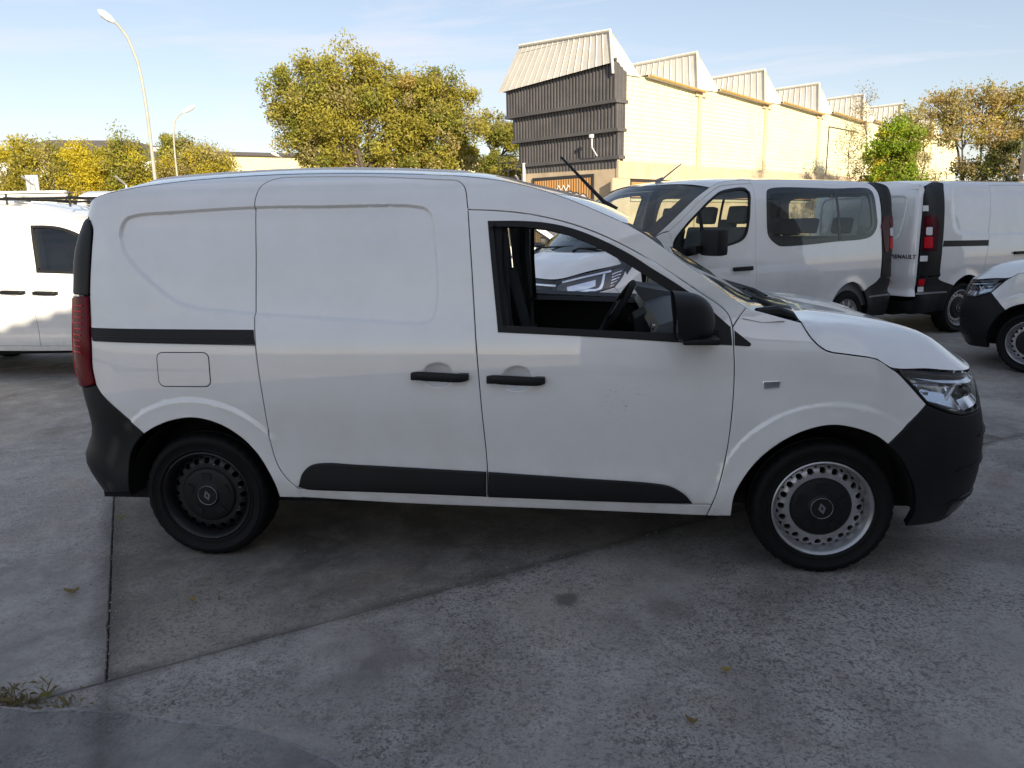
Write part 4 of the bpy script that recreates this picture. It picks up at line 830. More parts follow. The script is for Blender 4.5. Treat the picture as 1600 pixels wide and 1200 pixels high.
def build_trafic(root, kind):
    S = TRF; W = S.W; paint = 'paint'; cs = S.smax-.002; rs = S.smin+.002; combi = kind == 'combi'
    sh = 0.0 if combi else .0
    T = dict(arch_rear=[(.42, .36), (.4031, .448), (.3427, .574), (.2478, .682), (.132, .744), (.0, .762), (-.1128, .730), (-.201, .678), (-.2405, .6366)],
             arch_front=[(2.675, .36), (2.695, .448), (2.755, .574), (2.85, .682), (2.966, .744), (3.098, .762), (3.21, .73), (3.30, .678), (3.345, .632)],
             gap_b=[(1.66, 1.905), (1.705, 1.47), (1.73, 1.07), (1.715, .89), (1.69, .58), (1.69, .33)],
             door_top=[(1.66, 1.905), (2.0, 1.888), (2.2, 1.862), (2.38, 1.785), (2.54, 1.69), (2.74, 1.552), (2.935, 1.42)],
             door_front=[(2.935, 1.42), (2.905, 1.33), (2.897, 1.2), (2.88, 1.0), (2.80, .76), (2.72, .58), (2.675, .36)],
             column=[(-.50, 1.945), (-.58, 1.86), (-.60, 1.7), (-.59, 1.43), (-.585, 1.1), (-.58, .85), (-.58, .79)] if combi else [(-.34, 1.945), (-.41, 1.85), (-.45, 1.6), (-.485, 1.25), (-.505, 1.1), (-.515, .83), (-.49, .775)],
             roof_seam=[(2.3256, 1.8588), (2.15, 1.912), (1.9, 1.938), (1.5, 1.952), (.8, 1.962), (.1, 1.964), (-.3, 1.958), (-.50, 1.945)] if combi else [(2.3256, 1.8588), (2.15, 1.912), (1.9, 1.938), (1.5, 1.952), (.8, 1.962), (.1, 1.964), (-.34, 1.945)],
             pillar_edge=[(3.30, 1.262), (3.18, 1.33), (3.0674, 1.4047), (2.9549, 1.4777), (2.7754, 1.6014), (2.5318, 1.76), (2.3256, 1.8588)])
    diag = [T['column'][-1], (-.52, .74), T['arch_rear'][-1]]
    win = TR['win_rear'][:]; wr = [(1.4714, 1.8172), (1.4099, 1.8525), (.2428, 1.866), (-.43, 1.868), (-.475, 1.84), (-.50, 1.55), (-.495, 1.42), (-.38, 1.305), (.3929, 1.2494), (1.3013, 1.2259), (1.3641, 1.2376), (1.5117, 1.3357), (1.5347, 1.4187)]
    wf = [(2.88, 1.305), (2.7111, 1.4798), (2.5225, 1.6181), (2.3686, 1.7209), (2.2043, 1.8031), (2.0455, 1.8341), (1.7924, 1.846), (1.752, 1.81), (1.775, 1.68), (1.8137, 1.5117), (1.8648, 1.3781), (1.9353, 1.3194), (2.1905, 1.2601), (2.434, 1.222), (2.82, 1.18), (2.875, 1.20)]
    wrl = catmull(wr, .03, True); wfl = catmull(wf, .03, True)
    rail_z = (1.215, 1.137); gap_c = [(.50, 1.905), (.42, 1.48), (.39, 1.25), (.37, 1.11), (.335, .92), (.335, .80), (.39, .62), (.42, .36)]
    side = path(T, [(.42, .36), (.46, .28)], [(.46, .28), (2.64, .28)], [(2.64, .28), (2.675, .36)], '-door_front', '-door_top', 'gap_b', [(1.69, .33), (.44, .33)], 'arch_rear', diag[::-1], '-column', [T['column'][0], (-.3, 1.958)] if combi else [T['column'][0], (-.33, 1.945)]) if False else None
    # flank behind the cab door, with glazing on the people carrier
    flank = path(T, 'gap_b', [(1.69, .33), (.45, .33), (.42, .36)], 'arch_rear', diag[::-1], T['column'][::-1], T['roof_seam'][::-1][:-3], [T['roof_seam'][2], (1.66, 1.947), (1.66, 1.905)])
    ref = [([(c+r*math.cos(a), .335+r*math.sin(a)) for a in np.linspace(0, math.pi, 40)], (0,), False) for c in (0., 3.098) for r in (.40, .43, .46, .49, .53)]
    if combi:
        fk = panel(S, 'side_panel', flank, paint, root, holes=[offset_loop(ccw(wrl), .06)], refine=ref, thick=.03, grid=.06)
        sw = panel(S, 'side_window', wrl, 'glass_side', root, off=.004, thick=.0, shrink=0, grid=.08)
        panel(S, 'window_border', wrl, 'gloss_black', sw, holes=[offset_loop(ccw(wrl), .062)], off=.002, thick=0, shrink=.002, grid=.3)
        panel(S, 'window_divider', rrect(.25, 1.275, .30, 1.845, .005), 'gloss_black', sw, off=.0055, thick=0, shrink=0, grid=.2)
        panel(S, 'sill_moulding', rrect(.47, .40, 1.64, .50, .03), 'black_plastic', fk, off=.012, thick=.02, rnd=.008)
    else:
        rc = np.array(ccw(catmull([(-.27, 1.80), (-.22, 1.862), (-.1, 1.868), (.3, 1.866), (.9, 1.866), (1.45, 1.86), (1.5, 1.80), (1.55, 1.40), (1.50, 1.285), (1.3, 1.262), (.4, 1.265), (-.1, 1.285), (-.25, 1.34), (-.30, 1.5)], .03, True)))
        rec_f = lambda s, z: .012*sstep(-.005, .025, poly_sd(np.asarray(s, float)+0*np.asarray(z), np.asarray(z, float)+0*np.asarray(s), rc))
        S.feats.append(rec_f)
        qd = path(T, gap_c, 'arch_rear', diag[::-1], T['column'][::-1], [T['column'][0], (-.1, 1.962), (.1, 1.964), (1.2, 1.957), (1.66, 1.947)], [(1.66, 1.947), (1.66, 1.905)], [(1.66, 1.905), (1.1, 1.915), (.50, 1.905)])
        fk = panel(S, 'side_panel', qd, paint, root, refine=ref+[(rc, (-.004, .004, .012, .02), True)], thick=.03, grid=.06)
        sd = panel(S, 'sliding_door', path(T, gap_c, [(.42, .36), (.45, .33), (1.69, .33)], '-gap_b', [(1.66, 1.905), (1.1, 1.915), (.50, 1.905)]), paint, root, refine=ref+[(rc, (-.004, .004, .012, .02), True)], thick=.03, grid=.06)
        panel(S, 'slide_rail', path({}, [(-.475, 1.217), (.385, 1.205)], [(.375, 1.127), (-.495, 1.139)]), 'seal', fk, off=.004, thick=.01, rnd=.004)
        for s_ in (0, 1):
            h = MB(); b3 = S.Q(np.array([1.0]), np.array([1.02]))[0]; h.box((.88, b3[1]-.03, 1.0), (1.12, b3[1]-.008, 1.04), .009); h.box((.885, b3[1]-.02, 1.005), (.92, b3[1]+.01, 1.035)); h.box((1.08, b3[1]-.02, 1.005), (1.115, b3[1]+.01, 1.035)); h.build('handle', 'black_plastic', sd[s_], mirrorW=W if s_ else None)
        S.feats.remove(rec_f)
    fd = panel(S, 'front_door', path(T, 'gap_b', [(1.69, .33), (2.66, .33), (2.675, .36)], '-door_front', '-door_top'), paint, root, holes=[wfl], refine=ref, thick=.03, grid=.06)
    panel(S, 'window_pane', wfl, 'glass_clear', fd, off=-.012, thick=0, shrink=-.008, grid=.08)
    panel(S, 'window_seal', offset_loop(ccw(wfl), -.012), 'seal', fd, holes=[offset_loop(ccw(wfl), .014)], off=.003, thick=.02, shrink=0, rnd=.003, grid=.3)
    panel(S, 'quarter_post', path({}, [(2.455, 1.222), (2.50, 1.63)], [(2.535, 1.60), (2.50, 1.217)]), 'seal', fd, off=-.006, thick=.01, shrink=0)
    for s_ in (0, 1):
        h = MB(); b3 = S.Q(np.array([1.95]), np.array([1.012]))[0]; h.box((1.81, b3[1]-.036, .99), (2.10, b3[1]-.012, 1.035), .010); h.box((1.82, b3[1]-.03, .995), (1.86, b3[1]+.01, 1.03)); h.box((2.05, b3[1]-.03, .995), (2.09, b3[1]+.01, 1.03)); h.build('handle', 'black_plastic', fd[s_], mirrorW=W if s_ else None)
        m = MB(); m.box((2.50, -.30, 1.175), (2.66, -.055, 1.435), .045); m.box((2.56, -.09, 1.20), (2.74, .05, 1.28), .02); mo = m.build('door_mirror', 'black_plastic', root, mirrorW=W if s_ else None)
        g = MB(); g.box((2.496, -.275, 1.20), (2.5, -.08, 1.41)); g.build('mirror_glass', 'mirror_glass', mo, mirrorW=W if s_ else None)
    sail = panel(S, 'mirror_sail', path({}, [(2.885, 1.30), (2.62, 1.205)], [(2.62, 1.205), (2.84, 1.17), (2.89, 1.19)]), 'black_plastic', fd, off=.006, thick=.01)
    lamp = [(4.2413, .961), (3.8816, 1.0441), (3.4212, 1.1361), (3.509, .9977), (3.6038, .8998), (3.805, .8474), (3.9598, .8148), (4.0656, .8270), (4.2371, .8196), (4.2878, .8905)]
    lampl = path({}, lamp[:3], lamp[2:5], lamp[4:7], lamp[6:8], lamp[7:9], lamp[8:10], [lamp[9], lamp[0]])
    panel(S, 'front_fender', path(T, '-arch_front', '-door_front', [(2.935, 1.42), (3.0, 1.447), (3.0674, 1.4047)], '-pillar_edge', [(3.30, 1.262), (3.36, 1.20), (3.4212, 1.1361)], [(3.4212, 1.1361), (3.509, .9977), (3.6038, .8998)], [(3.6038, .8998), (3.5, .78), (3.345, .632)]) if False else path(T, T['door_front'][::-1], [(2.935, 1.42), (3.02, 1.405), (3.12, 1.362), (3.30, 1.256)], [(3.30, 1.256), (3.36, 1.20), (3.4212, 1.1361)], [(3.4212, 1.1361), (3.509, .9977), (3.6038, .8998)], [(3.6038, .8998), (3.5, .78), (3.345, .632)], '-arch_front'), paint, root, refine=ref, thick=.03, grid=.06)
    panel(S, 'pillar', path(T, [(3.30, 1.262), (3.12, 1.368), (3.02, 1.411), (2.935, 1.426)], '-door_top', [(1.66, 1.905), (1.66, 1.947)], [(1.66, 1.947), (1.9, 1.938), (2.15, 1.912), (2.3256, 1.8588)], '-pillar_edge'), paint, root, thick=.03, grid=.06)
    bm_ = panel(S, 'front_bumper', path(T, T['arch_front'][-1:]+[(3.5, .78), (3.6038, .8998)], lamp[4:7], [lamp[6], lamp[7]], [lamp[7], lamp[8], (cs, .815)], [(cs, .815), (cs, .24)], [(cs, .24), (3.7, .24), (3.44, .28), (3.40, .45), (3.345, .632)]), paint, root, thick=.03, grid=.07)
    panel(S, 'lower_grille', path({}, [(3.75, .32), (cs, .30)], [(cs, .58), (3.95, .57), (3.78, .45)]), 'black_plastic', bm_, off=.006, thick=.01, grid=.1)
    hl = panel(S, 'headlight', lampl, 'glass_lamp', root, off=.004, thick=0, shrink=.004, grid=.06)
    panel(S, 'lamp_back', lampl, 'lamp_dark', hl, off=-.02, thick=0, shrink=-.004, grid=.06)
    panel(S, 'lamp_border', lampl, 'gloss_black', hl, holes=[offset_loop(ccw(lampl), .022)], off=.003, thick=.02, shrink=.002, grid=.3)
    panel(S, 'lamp_strip', path({}, [(4.19, .955), (3.85, 1.026), (3.62, 1.066)], [(3.62, 1.045), (3.85, 1.006), (4.17, .935)]), 'chrome', hl, off=-.002, thick=.015, shrink=0, rnd=.004)
    panel(S, 'lamp_strip', path({}, [(3.99, .835), (3.86, .862), (3.74, .878), (3.69, 1.03)], [(3.715, 1.03), (3.765, .90), (3.88, .885), (3.99, .86)]), 'chrome', hl, off=-.004, thick=.015, shrink=0, rnd=.004)
    panel(S, 'lamp_reflector', path({}, [(4.12, .90), (3.80, .975)], [(3.80, .91), (3.9, .88), (4.10, .85)]), 'lamp_reflector', hl, off=-.014, thick=.01, shrink=0)
    for k in range(5): panel(S, 'lamp_slat', path({}, [(3.63+.008*k-.02, 1.03-.028*k), (3.50+.018*k, 1.062-.031*k)], [(3.505+.018*k, 1.048-.031*k), (3.635+.008*k-.02, 1.015-.028*k)]), 'chrome', hl, off=-.004, thick=.012, shrink=0, rnd=.003)
    gr = panel(S, 'grille', path({}, [(4.245, .822), (cs, .818)], [(cs, .965), (4.245, .963)]), 'gloss_black', root, off=-.01, thick=0, grid=.1)
    panel(S, 'grille_bar', path({}, [(4.245, .895), (cs, .895)], [(cs, .92), (4.245, .92)]), 'chrome', gr, off=.004, thick=.02, rnd=.005, grid=.1)
    panel(S, 'grille_bar', path({}, [(4.245, .845), (cs, .845)], [(cs, .852), (4.245, .852)]), 'chrome', gr, off=.002, thick=.01, rnd=.002, grid=.1)
    # rear lamp column, bumper, doors
    col = T['column']; dk = 0.0 if combi else .125
    m1 = (lambda q: q) if combi else (lambda q: -.555+(q+.57)*.773)
    tail = [(-.86+dk, 1.90), (-.965+dk, 1.8), (-.985+dk, 1.5), (-.99+dk, 1.1), (-.995+dk, .86), (-.99+dk, .775)]
    pc = panel(S, 'rear_column', path({}, col, [col[-1], (-.8, .775), tail[-1]], tail[::-1], [tail[0], (-.66+dk*1.4, 1.955), col[0]]), 'black_plastic', root, off=.008, thick=.03, rnd=.008, grid=.07)
    tlz = [(m1(a), b) for a, b in ((-.63, 1.09), (-.57, 1.42), (-.63, 1.53), (-.74, 1.545), (-.93, 1.53), (-.945, 1.09))]
    tl = panel(S, 'tail_light', path({}, tlz[:2], tlz[1:4], tlz[3:5], tlz[4:6], [tlz[5], tlz[0]]), 'dark_red', root, off=.014, thick=.02, rnd=.006, grid=.07)
    panel(S, 'stop_lens', rrect(m1(-.915), 1.13, m1(-.74), 1.27, .02), 'red_bright', tl, off=.018, thick=.006, shrink=0)
    panel(S, 'turn_lens', rrect(m1(-.89), 1.29, m1(-.75), 1.39, .02), 'trim_white', tl, off=.018, thick=.006, shrink=0)
    panel(S, 'tail_lens', rrect(m1(-.90), 1.41, m1(-.74), 1.50, .02), 'red_lens', tl, off=.018, thick=.006, shrink=0)
    for z0 in (1.0, 1.62): panel(S, 'hinge', rrect(-.985+dk, z0-.035, -.86+dk*.8, z0+.035, .008), 'paint', pc, off=.014, thick=.008, shrink=0)
    rb = panel(S, 'rear_bumper', path(T, diag, T['arch_rear'][-1:]+[(-.30, .55), (-.36, .40), (-.36, .32)], [(-.36, .32), (-.6, .30), (-1.0, .29), (rs, .29)], [(rs, .29), (rs, .50)], [(rs, .50), (-1.0+dk, .50), (-1.0+dk, .765)], [(-1.0+dk, .765), (-.8+dk*.5, .765), diag[0]]), 'black_plastic', root, thick=.03, grid=.07)
    panel(S, 'bumper_lip', path({}, [(-.36, .545), (-1.0+dk, .545)], [(-1.0+dk, .575), (-.36, .57)]), 'trim_grey', rb, off=.008, thick=.01, rnd=.006)
    panel(S, 'reflector', rrect(-1.45, .385, -1.25, .42, .008), 'red_bright', rb, off=.006, thick=.008, shrink=0)
    panel(S, 'fog_light', rrect(-.96+dk*.9, .66, -.86+dk*.8, .74, .012), 'red_bright', rb, off=.006, thick=.006, shrink=0)
    panel(S, 'reverse_light', rrect(-.96+dk*.9, .58, -.86+dk*.8, .645, .012), 'trim_white', rb, off=.006, thick=.006, shrink=0)
    dr = path({}, [(-1.005+dk, .52), (rs, .52)], [(rs, .52), (rs, 1.93)], [(rs, 1.93), (-1.2, 1.925), (-1.0+dk, 1.90), (-.92+dk, 1.865), (-.975+dk, 1.75)], [(-.975+dk, 1.75), (-.997+dk, 1.4), (-1.005+dk, .9), (-1.005+dk, .52)])
    rw = ccw(catmull([(-1.13, 1.74), (-1.20, 1.78), (-1.5, 1.785), (-1.82, 1.78), (-1.86, 1.70), (-1.86, 1.3), (-1.80, 1.22), (-1.3, 1.215), (-1.18, 1.27), (-1.14, 1.40)], .03, True))
    f2 = lambda s, z: .012*sstep(-.005, .025, poly_sd(np.asarray(s, float)+0*np.asarray(z), np.asarray(z, float)+0*np.asarray(s), rw))
    plt = ccw(rrect(-1.80, .60, -1.22, .83, .03)); f3 = lambda s, z: .014*sstep(-.004, .012, poly_sd(np.asarray(s, float)+0*np.asarray(z), np.asarray(z, float)+0*np.asarray(s), plt))
    S.feats += [f3] if combi else [f2, f3]; rd = panel(S, 'rear_door', dr, paint, root, holes=[rw] if combi else (), refine=[(rw, (-.004, .004, .012, .02), True), (plt, (-.004, .002, .008, .014), True)], thick=.02, grid=.07); S.feats.remove(f3)
    if combi: panel(S, 'rear_window', rw, 'glass_side', rd, off=-.006, thick=0, shrink=-.006, grid=.1)
    else: S.feats.remove(f2)
    if not combi:
        P3 = S.Q(np.array([-1.07]), np.array([1.0]), .006)[0]; e = S.Q(np.array([-1.06]), np.array([1.0]))[0]-S.Q(np.array([-1.08]), np.array([1.0]))[0]; e = Vector(e).normalized(); u = Vector((0, 0, 1)); n = e.cross(u)
        M = Matrix(((e.x, u.x, n.x, P3[0]), (e.y, u.y, n.y, P3[1]), (e.z, u.z, n.z, P3[2]), (0, 0, 0, 1))); loc_text('RENAULT', .07, 'letter_dark', rd[0], M)
    # roof, windscreen, bonnet
    seam = np.array(catmull([(-.86+dk, 1.90), (-.66+dk*1.4, 1.948)]+T['roof_seam'][::-1], .05)); E3 = S.Q(seam[:, 0], seam[:, 1], -.0005); zc_ = NSpline([-.95, -.7, -.2, .8, 1.6, 2.1, 2.4, 2.55], [1.965, 1.985, 1.997, 2.0, 1.995, 1.972, 1.93, 1.895]); nv = 29; G = np.zeros((len(E3), nv, 3))
    for i, e in enumerate(E3):
        fr = i/(len(E3)-1); xo = -.07*(1-sstep(0, .15, fr))+.16*sstep(.8, 1, fr)
        for j in range(nv):
            w = -math.cos(math.pi*j/(nv-1)); x = e[0]+xo*(1-w*w); zt = max(float(zc_(x)), e[2]+.003); G[i, j] = (x, W/2+w*(W/2-e[1]), e[2]+(zt-e[2])*(1-abs(w)**2.6))
    mb = MB(); mb.grid(G); ro = mb.build('roof', paint, root, recalc=False, sharp=None)
    back = G[0]; low = back.copy(); low[:, 2] = 1.86; low[:, 0] = np.minimum(back[:, 0]-.03, -.85); mb = MB(); mb.grid(np.stack([low, back])); mb.build('rear_roof_edge', paint, root, recalc=False)
    hdr = G[-1]
    pe = np.array(catmull(T['pillar_edge'][::-1], .05)); P3 = S.Q(pe[:, 0], pe[:, 1], -.004); n = len(P3); H = np.zeros((n, 25, 3))
    for i, e in enumerate(P3):
        fr = i/(n-1); xc = 2.485+(3.56-2.485)*fr; zc2 = 1.912+(1.205-1.912)*fr+.03*math.sin(math.pi*fr)
        for j in range(25): w = -1+2*j/24; H[i, j] = (xc+(e[0]-xc)*abs(w)**2.2, W/2+w*(W/2-e[1]), zc2+(e[2]-zc2)*abs(w)**2.2)
    mb = MB(); mb.grid(H); ws = mb.build('windscreen', 'glass_clear', root, recalc=False, sharp=None)
    fr_ = MB()
    for a, b in ((0, 2), (22, 24)): fr_.grid(H[:, a:b+1]+np.array([0, 0, -.006]))
    fr_.grid(H[:2]+np.array([0, 0, -.006])); fr_.grid(H[-4:]+np.array([0, 0, -.006])); fr_.build('screen_frit', 'seal', ws, recalc=False)
    an = MB(); an.tube([(2.30, W/2, 1.955), (2.22, W/2, 1.99), (2.19, W/2, 2.0)], [.03, .02, .008], n=8); an.tube([(2.22, W/2, 1.985), (1.93, W/2, 2.16)], [.009, .006], n=6); an.build('antenna', 'trim_grey', root)
    be = [(3.30, 1.262), (3.36, 1.206), (3.4212, 1.142), (3.8816, 1.052), (4.2413, .970), (cs, .968)]; E2 = S.Q(*[np.array(q) for q in zip(*catmull(be, .05))]); E2[:, 2] += .004; far = E2.copy(); far[:, 1] = W-far[:, 1]
    rear = [np.array((3.30+.25*(1-w*w), W/2+w*(W/2-E2[0, 1]), 1.262-.045*(1-w*w))) for w in np.linspace(1, -1, 30)][1:-1]
    tx = NSpline([3.2, 3.4, 3.6, 3.75, 3.9, 4.0, 4.03], [1.285, 1.245, 1.195, 1.145, 1.065, .985, .968])
    v, f = height_panel(list(E2)+list(far[::-1][1:])+rear, lambda X, Y: tx(X)-.02*((Y-W/2)/.8)**2+.012*np.exp(-((np.abs(Y-W/2)-.5)/.08)**2), .2, 2.2, grid=.08)
    obj('bonnet', mesh('bonnet', v, [tuple(q) for q in f]), paint, root)
    cw = MB(); c0 = np.array([(3.30, E2[0, 1], 1.258)]+[tuple(p) for p in rear[::-1]]+[(3.30, W-E2[0, 1], 1.258)])+np.array([0, 0, -.004]); cw.grid(np.stack([c0, c0+np.array([-.07, 0, -.02]), c0+np.array([-.17, 0, .03])])); cw.build('cowl', 'black_plastic', root, recalc=False)
    for y0 in (.35, 1.05): wp = MB(); wp.tube([(3.53, y0, 1.225), (3.48, y0+.05, 1.255), (3.45, y0+.62, 1.28)], [.018, .012, .008], n=6); wp.build('wiper', 'black_plastic', root)
    for x in (0., 3.098):
        for s_ in (0, 1):
            if combi: spoke_wheel(root, (x, .05 if s_ == 0 else W-.05, .33), 0 if s_ == 0 else math.pi)
            else: w = wheel_parts(root, 'silver', (x, .05 if s_ == 0 else W-.05, .328), 0 if s_ == 0 else math.pi); w.scale = (1.1, 1.1, 1.1)
            mb = MB(); R0 = .43; A = np.linspace(-.2, math.pi+.2, 30); g = np.array([[(x+R0*math.cos(a), y, .335+R0*math.sin(a)) for a in A] for y in (.05, .34)]); mb.grid(g); fan = [(x, .34, .335)]+[tuple(p) for p in g[1]]; mb.add(fan, [(0, i, i+1) for i in range(1, len(fan)-1)]); mb.build('arch_liner', 'liner', root, mirrorW=W if s_ else None, recalc=False)
    ub = MB(); ub.box((-.88, .36, .26), (3.8, W-.36, .42)); ub.box((.45, .12, .26), (2.63, W-.12, .42)); ub.build('underbody', 'liner', root)
    # inside
    da = MB(); da.prism([(3.45, 1.22), (3.1, 1.24), (2.95, 1.20), (2.86, 1.12), (2.9, .9), (3.4, .6)], .14, W-.14); da.build('dashboard', 'dash_grey', root, sharp=25)
    def seat(x, y0, w, z0=.55, mat='fabric_grey'):
        s = MB(); s.box((x-.05, y0, z0), (x+.45, y0+w, z0+.16), .05); so = s.build('seat', mat, root); q = Matrix.Translation((x, y0, z0+.1)) @ Matrix.Rotation(math.radians(-14), 4, 'Y')
        k = MB(); k.box((-.07, .01, 0), (.06, w-.01, .66), .05); k.v = [tuple(q @ Vector(p)) for p in k.v]; k.build('seat_back', mat, so)
        for i in range(max(1, round(w/.5))):
            yc = (i+.5)*w/max(1, round(w/.5)); k = MB(); k.box((-.045, yc-.13, .70), (.045, yc+.13, .90), .04); k.v = [tuple(q @ Vector(p)) for p in k.v]; k.build('head_rest', mat, so)
    seat(1.75, .20, .5, .70); seat(1.75, W-.20-.95, .95, .70)
    if combi:
        seat(.75, .2, 1.5); seat(-.25, .2, 1.5)
        li = MB(); li.grid(np.array([[(x, y, 1.90) for y in np.linspace(.32, W-.32, 5)] for x in np.linspace(-.8, 2.2, 6)])); li.build('headliner', 'trim_grey', root, recalc=False)
        for s_ in (0, 1):
            for x0, x1, z0, z1 in ((-.7, 1.64, .45, 1.26), (1.55, 1.68, .45, 1.88), (-.8, -.44, .45, 1.88)):
                t = MB(); Z = np.linspace(z0, z1, 8); t.grid(np.array([[(x, d, z) for z, d in zip(Z, S.depth(0*Z+1., Z)+.06)] for x in (x0, x1)])); t.build('side_trim', 'trim_grey', root, mirrorW=W if s_ else None, recalc=False)
    else:
        ho = MB()
        for s_ in (0, 1): Z = np.linspace(.8, 1.88, 10); ho.grid(np.array([[(x, d if s_ == 0 else W-d, z) for z, d in zip(Z, S.depth(0*Z+1., Z)+.06)] for x in np.linspace(-.8, 1.5, 8)]))
        ho.box((1.5, .25, .4), (1.53, W-.25, 1.85)); ho.build('cargo_lining', 'inner_dark', root, recalc=False)
    return root
simple('trim_white', (.75, .74, .72), .3, coat=.6); glassy('glass_side', (.60, .65, .64), refl=.75)
minibus = thing('passenger_van', 'white passenger van with tinted side windows parked behind the compact van', 'van', (0, 0, 0))
build_trafic(minibus, 'combi'); minibus.location = (3.741549, 7.942948, 0); minibus.rotation_euler = (0, 0, math.radians(218))
cargo = thing('cargo_van', 'white windowless cargo van seen from its rear doors with black lamp columns', 'van')
build_trafic(cargo, 'cargo'); cargo.location = (6.6960, 7.3627, 0); cargo.rotation_euler = (0, 0, math.radians(30))
# the two other compact vans
lv = copy_tree(van, skip=('door_moulding', 'antenna')); lv.name = 'panel_van.001'; tag(lv, 'sunlit white compact van with black roof rack at the left edge', 'van'); lv.location = (-5.292, 3.953, 0); lv.rotation_euler = (0, 0, math.radians(7.46)); lv.scale = (1, 1, 1.03); add_windows(lv, 'glass_tint')
rv = copy_tree(van); rv.name = 'panel_van.002'; tag(rv, 'white compact van with black bumper cut off by the right edge', 'van'); rv.location = (9.261, 3.809, 0); rv.rotation_euler = (0, 0, math.radians(134.63)); add_windows(rv, 'glass_dark')
for w in [o for o in rv.children if o.name.startswith('wheel')]:
    w.data = [o for o in van.children if o.name.startswith('wheel') and o.data.materials[0].name == 'steel_silver'][0].data

# ---------------------------------------------------------------- ground materials
def concrete(name, base, dark, speck, bumpd=.006, spots=()):
    m, t, b = new_mat(name); L = t.links; b.inputs['Roughness'].default_value = .82; b.inputs['Specular IOR Level'].default_value = .3
    c = N_(t, 'ShaderNodeTexCoord'); V = c.outputs['Object']
    def noise(s, d=6, r=.6, dist=0): n = N_(t, 'ShaderNodeTexNoise', inputs={'Scale': s, 'Detail': float(d), 'Roughness': r, 'Distortion': dist}); L.new(V, n.inputs['Vector']); return n.outputs['Fac']
    def ramp(src, a, z, lo=0., hi=1.): r = N_(t, 'ShaderNodeMapRange', inputs={1: a, 2: z, 3: lo, 4: hi}); L.new(src, r.inputs[0]); return r.outputs[0]
    def mix(f, A, B):
        x = N_(t, 'ShaderNodeMix', data_type='RGBA')
        if isinstance(f, float): x.inputs[0].default_value = f
        else: L.new(f, x.inputs[0])
        for k, q in ((6, A), (7, B)):
            if isinstance(q, tuple): x.inputs[k].default_value = (*q, 1)
            else: L.new(q, x.inputs[k])
        return x.outputs[2]
    col = mix(ramp(noise(.9, 7, .62, .6), .36, .64), dark, base)                         # broad stains
    col = mix(ramp(noise(4.5, 8, .7, .3), .45, .7, 0., .55), col, tuple(k*1.35 for k in base))
    warm = tuple(k*f for k, f in zip(base, (.86, .74, .62))); col = mix(ramp(noise(1.7, 5, .6, .4), .56, .72, 0., .55), col, warm)   # rust and soil tones
    patch = ramp(noise(1.1, 5, .65, .5), .38, .60, .12, 1.)
    def pit(sc_, lo, hi, amt, colr):
        f = N_(t, 'ShaderNodeMath', operation='MULTIPLY', inputs={1: amt*speck}); L.new(ramp(noise(sc_, 5, .68, .25), lo, hi), f.inputs[0])
        f2 = N_(t, 'ShaderNodeMath', operation='MULTIPLY'); L.new(f.outputs[0], f2.inputs[0]); L.new(patch, f2.inputs[1]); return mix(f2.outputs[0], col, colr)
    col = pit(34, .525, .60, .68, tuple(k*.25 for k in base))
    col = pit(85, .52, .59, .78, tuple(k*.2 for k in base))
    col = pit(110, .58, .68, .6, tuple(min(1, k*1.9) for k in base))
    col = pit(11, .55, .68, .45, tuple(k*.45 for k in base))
    ag = noise(75, 5, .68, .25)
    for nx_, ny_, wd in ((.843, .538, .05), (-.577, .817, .035)):        # dirt gathered along the joints
        dp_ = N_(t, 'ShaderNodeVectorMath', operation='DOT_PRODUCT'); dp_.inputs[1].default_value = (nx_, ny_, 0); L.new(V, dp_.inputs[0])
        sb = N_(t, 'ShaderNodeMath', operation='SUBTRACT', inputs={1: .133*nx_-.967*ny_}); L.new(dp_.outputs['Value'], sb.inputs[0]); ab = N_(t, 'ShaderNodeMath', operation='ABSOLUTE'); L.new(sb.outputs[0], ab.inputs[0])
        nn_ = N_(t, 'ShaderNodeMath', operation='MULTIPLY_ADD', inputs={1: .22, 2: -.11}); L.new(noise(3.5, 6, .7), nn_.inputs[0]); ad_ = N_(t, 'ShaderNodeMath', operation='ADD'); L.new(ab.outputs[0], ad_.inputs[0]); L.new(nn_.outputs[0], ad_.inputs[1])
        col = mix(ramp(ad_.outputs[0], wd*1.6, 0., 0., .62), col, tuple(k*.26 for k in base))
    for (sx, sy, sr, sd) in spots:
        d = N_(t, 'ShaderNodeVectorMath', operation='DISTANCE'); d.inputs[1].default_value = (sx, sy, 0); L.new(V, d.inputs[0])
        ad = N_(t, 'ShaderNodeMath', operation='MULTIPLY_ADD', inputs={1: .09, 2: -.045}); L.new(noise(9, 4), ad.inputs[0]); sm = N_(t, 'ShaderNodeMath', operation='ADD'); L.new(d.outputs['Value'], sm.inputs[0]); L.new(ad.outputs[0], sm.inputs[1])
        col = mix(ramp(sm.outputs[0], sr*1.25, sr*.6, 0., sd), col, tuple(k*.3 for k in base))
    L.new(col, b.inputs['Base Color'])
    h = N_(t, 'ShaderNodeMath', operation='MULTIPLY_ADD', inputs={1: .6}); L.new(noise(28, 9, .78), h.inputs[0]); 
    hh = N_(t, 'ShaderNodeMath', operation='MULTIPLY', inputs={1: -speck*1.4}); L.new(ag, hh.inputs[0]); L.new(hh.outputs[0], h.inputs[2])
    bp = N_(t, 'ShaderNodeBump', inputs={'Strength': .7, 'Distance': bumpd}); L.new(h.outputs[0], bp.inputs['Height']); L.new(bp.outputs[0], b.inputs['Normal'])
    return m
concrete('slab_smooth', (.39, .37, .342), (.20, .188, .173), .55, .003)
concrete('slab_worn', (.295, .272, .244), (.10, .091, .081), .65, .004)
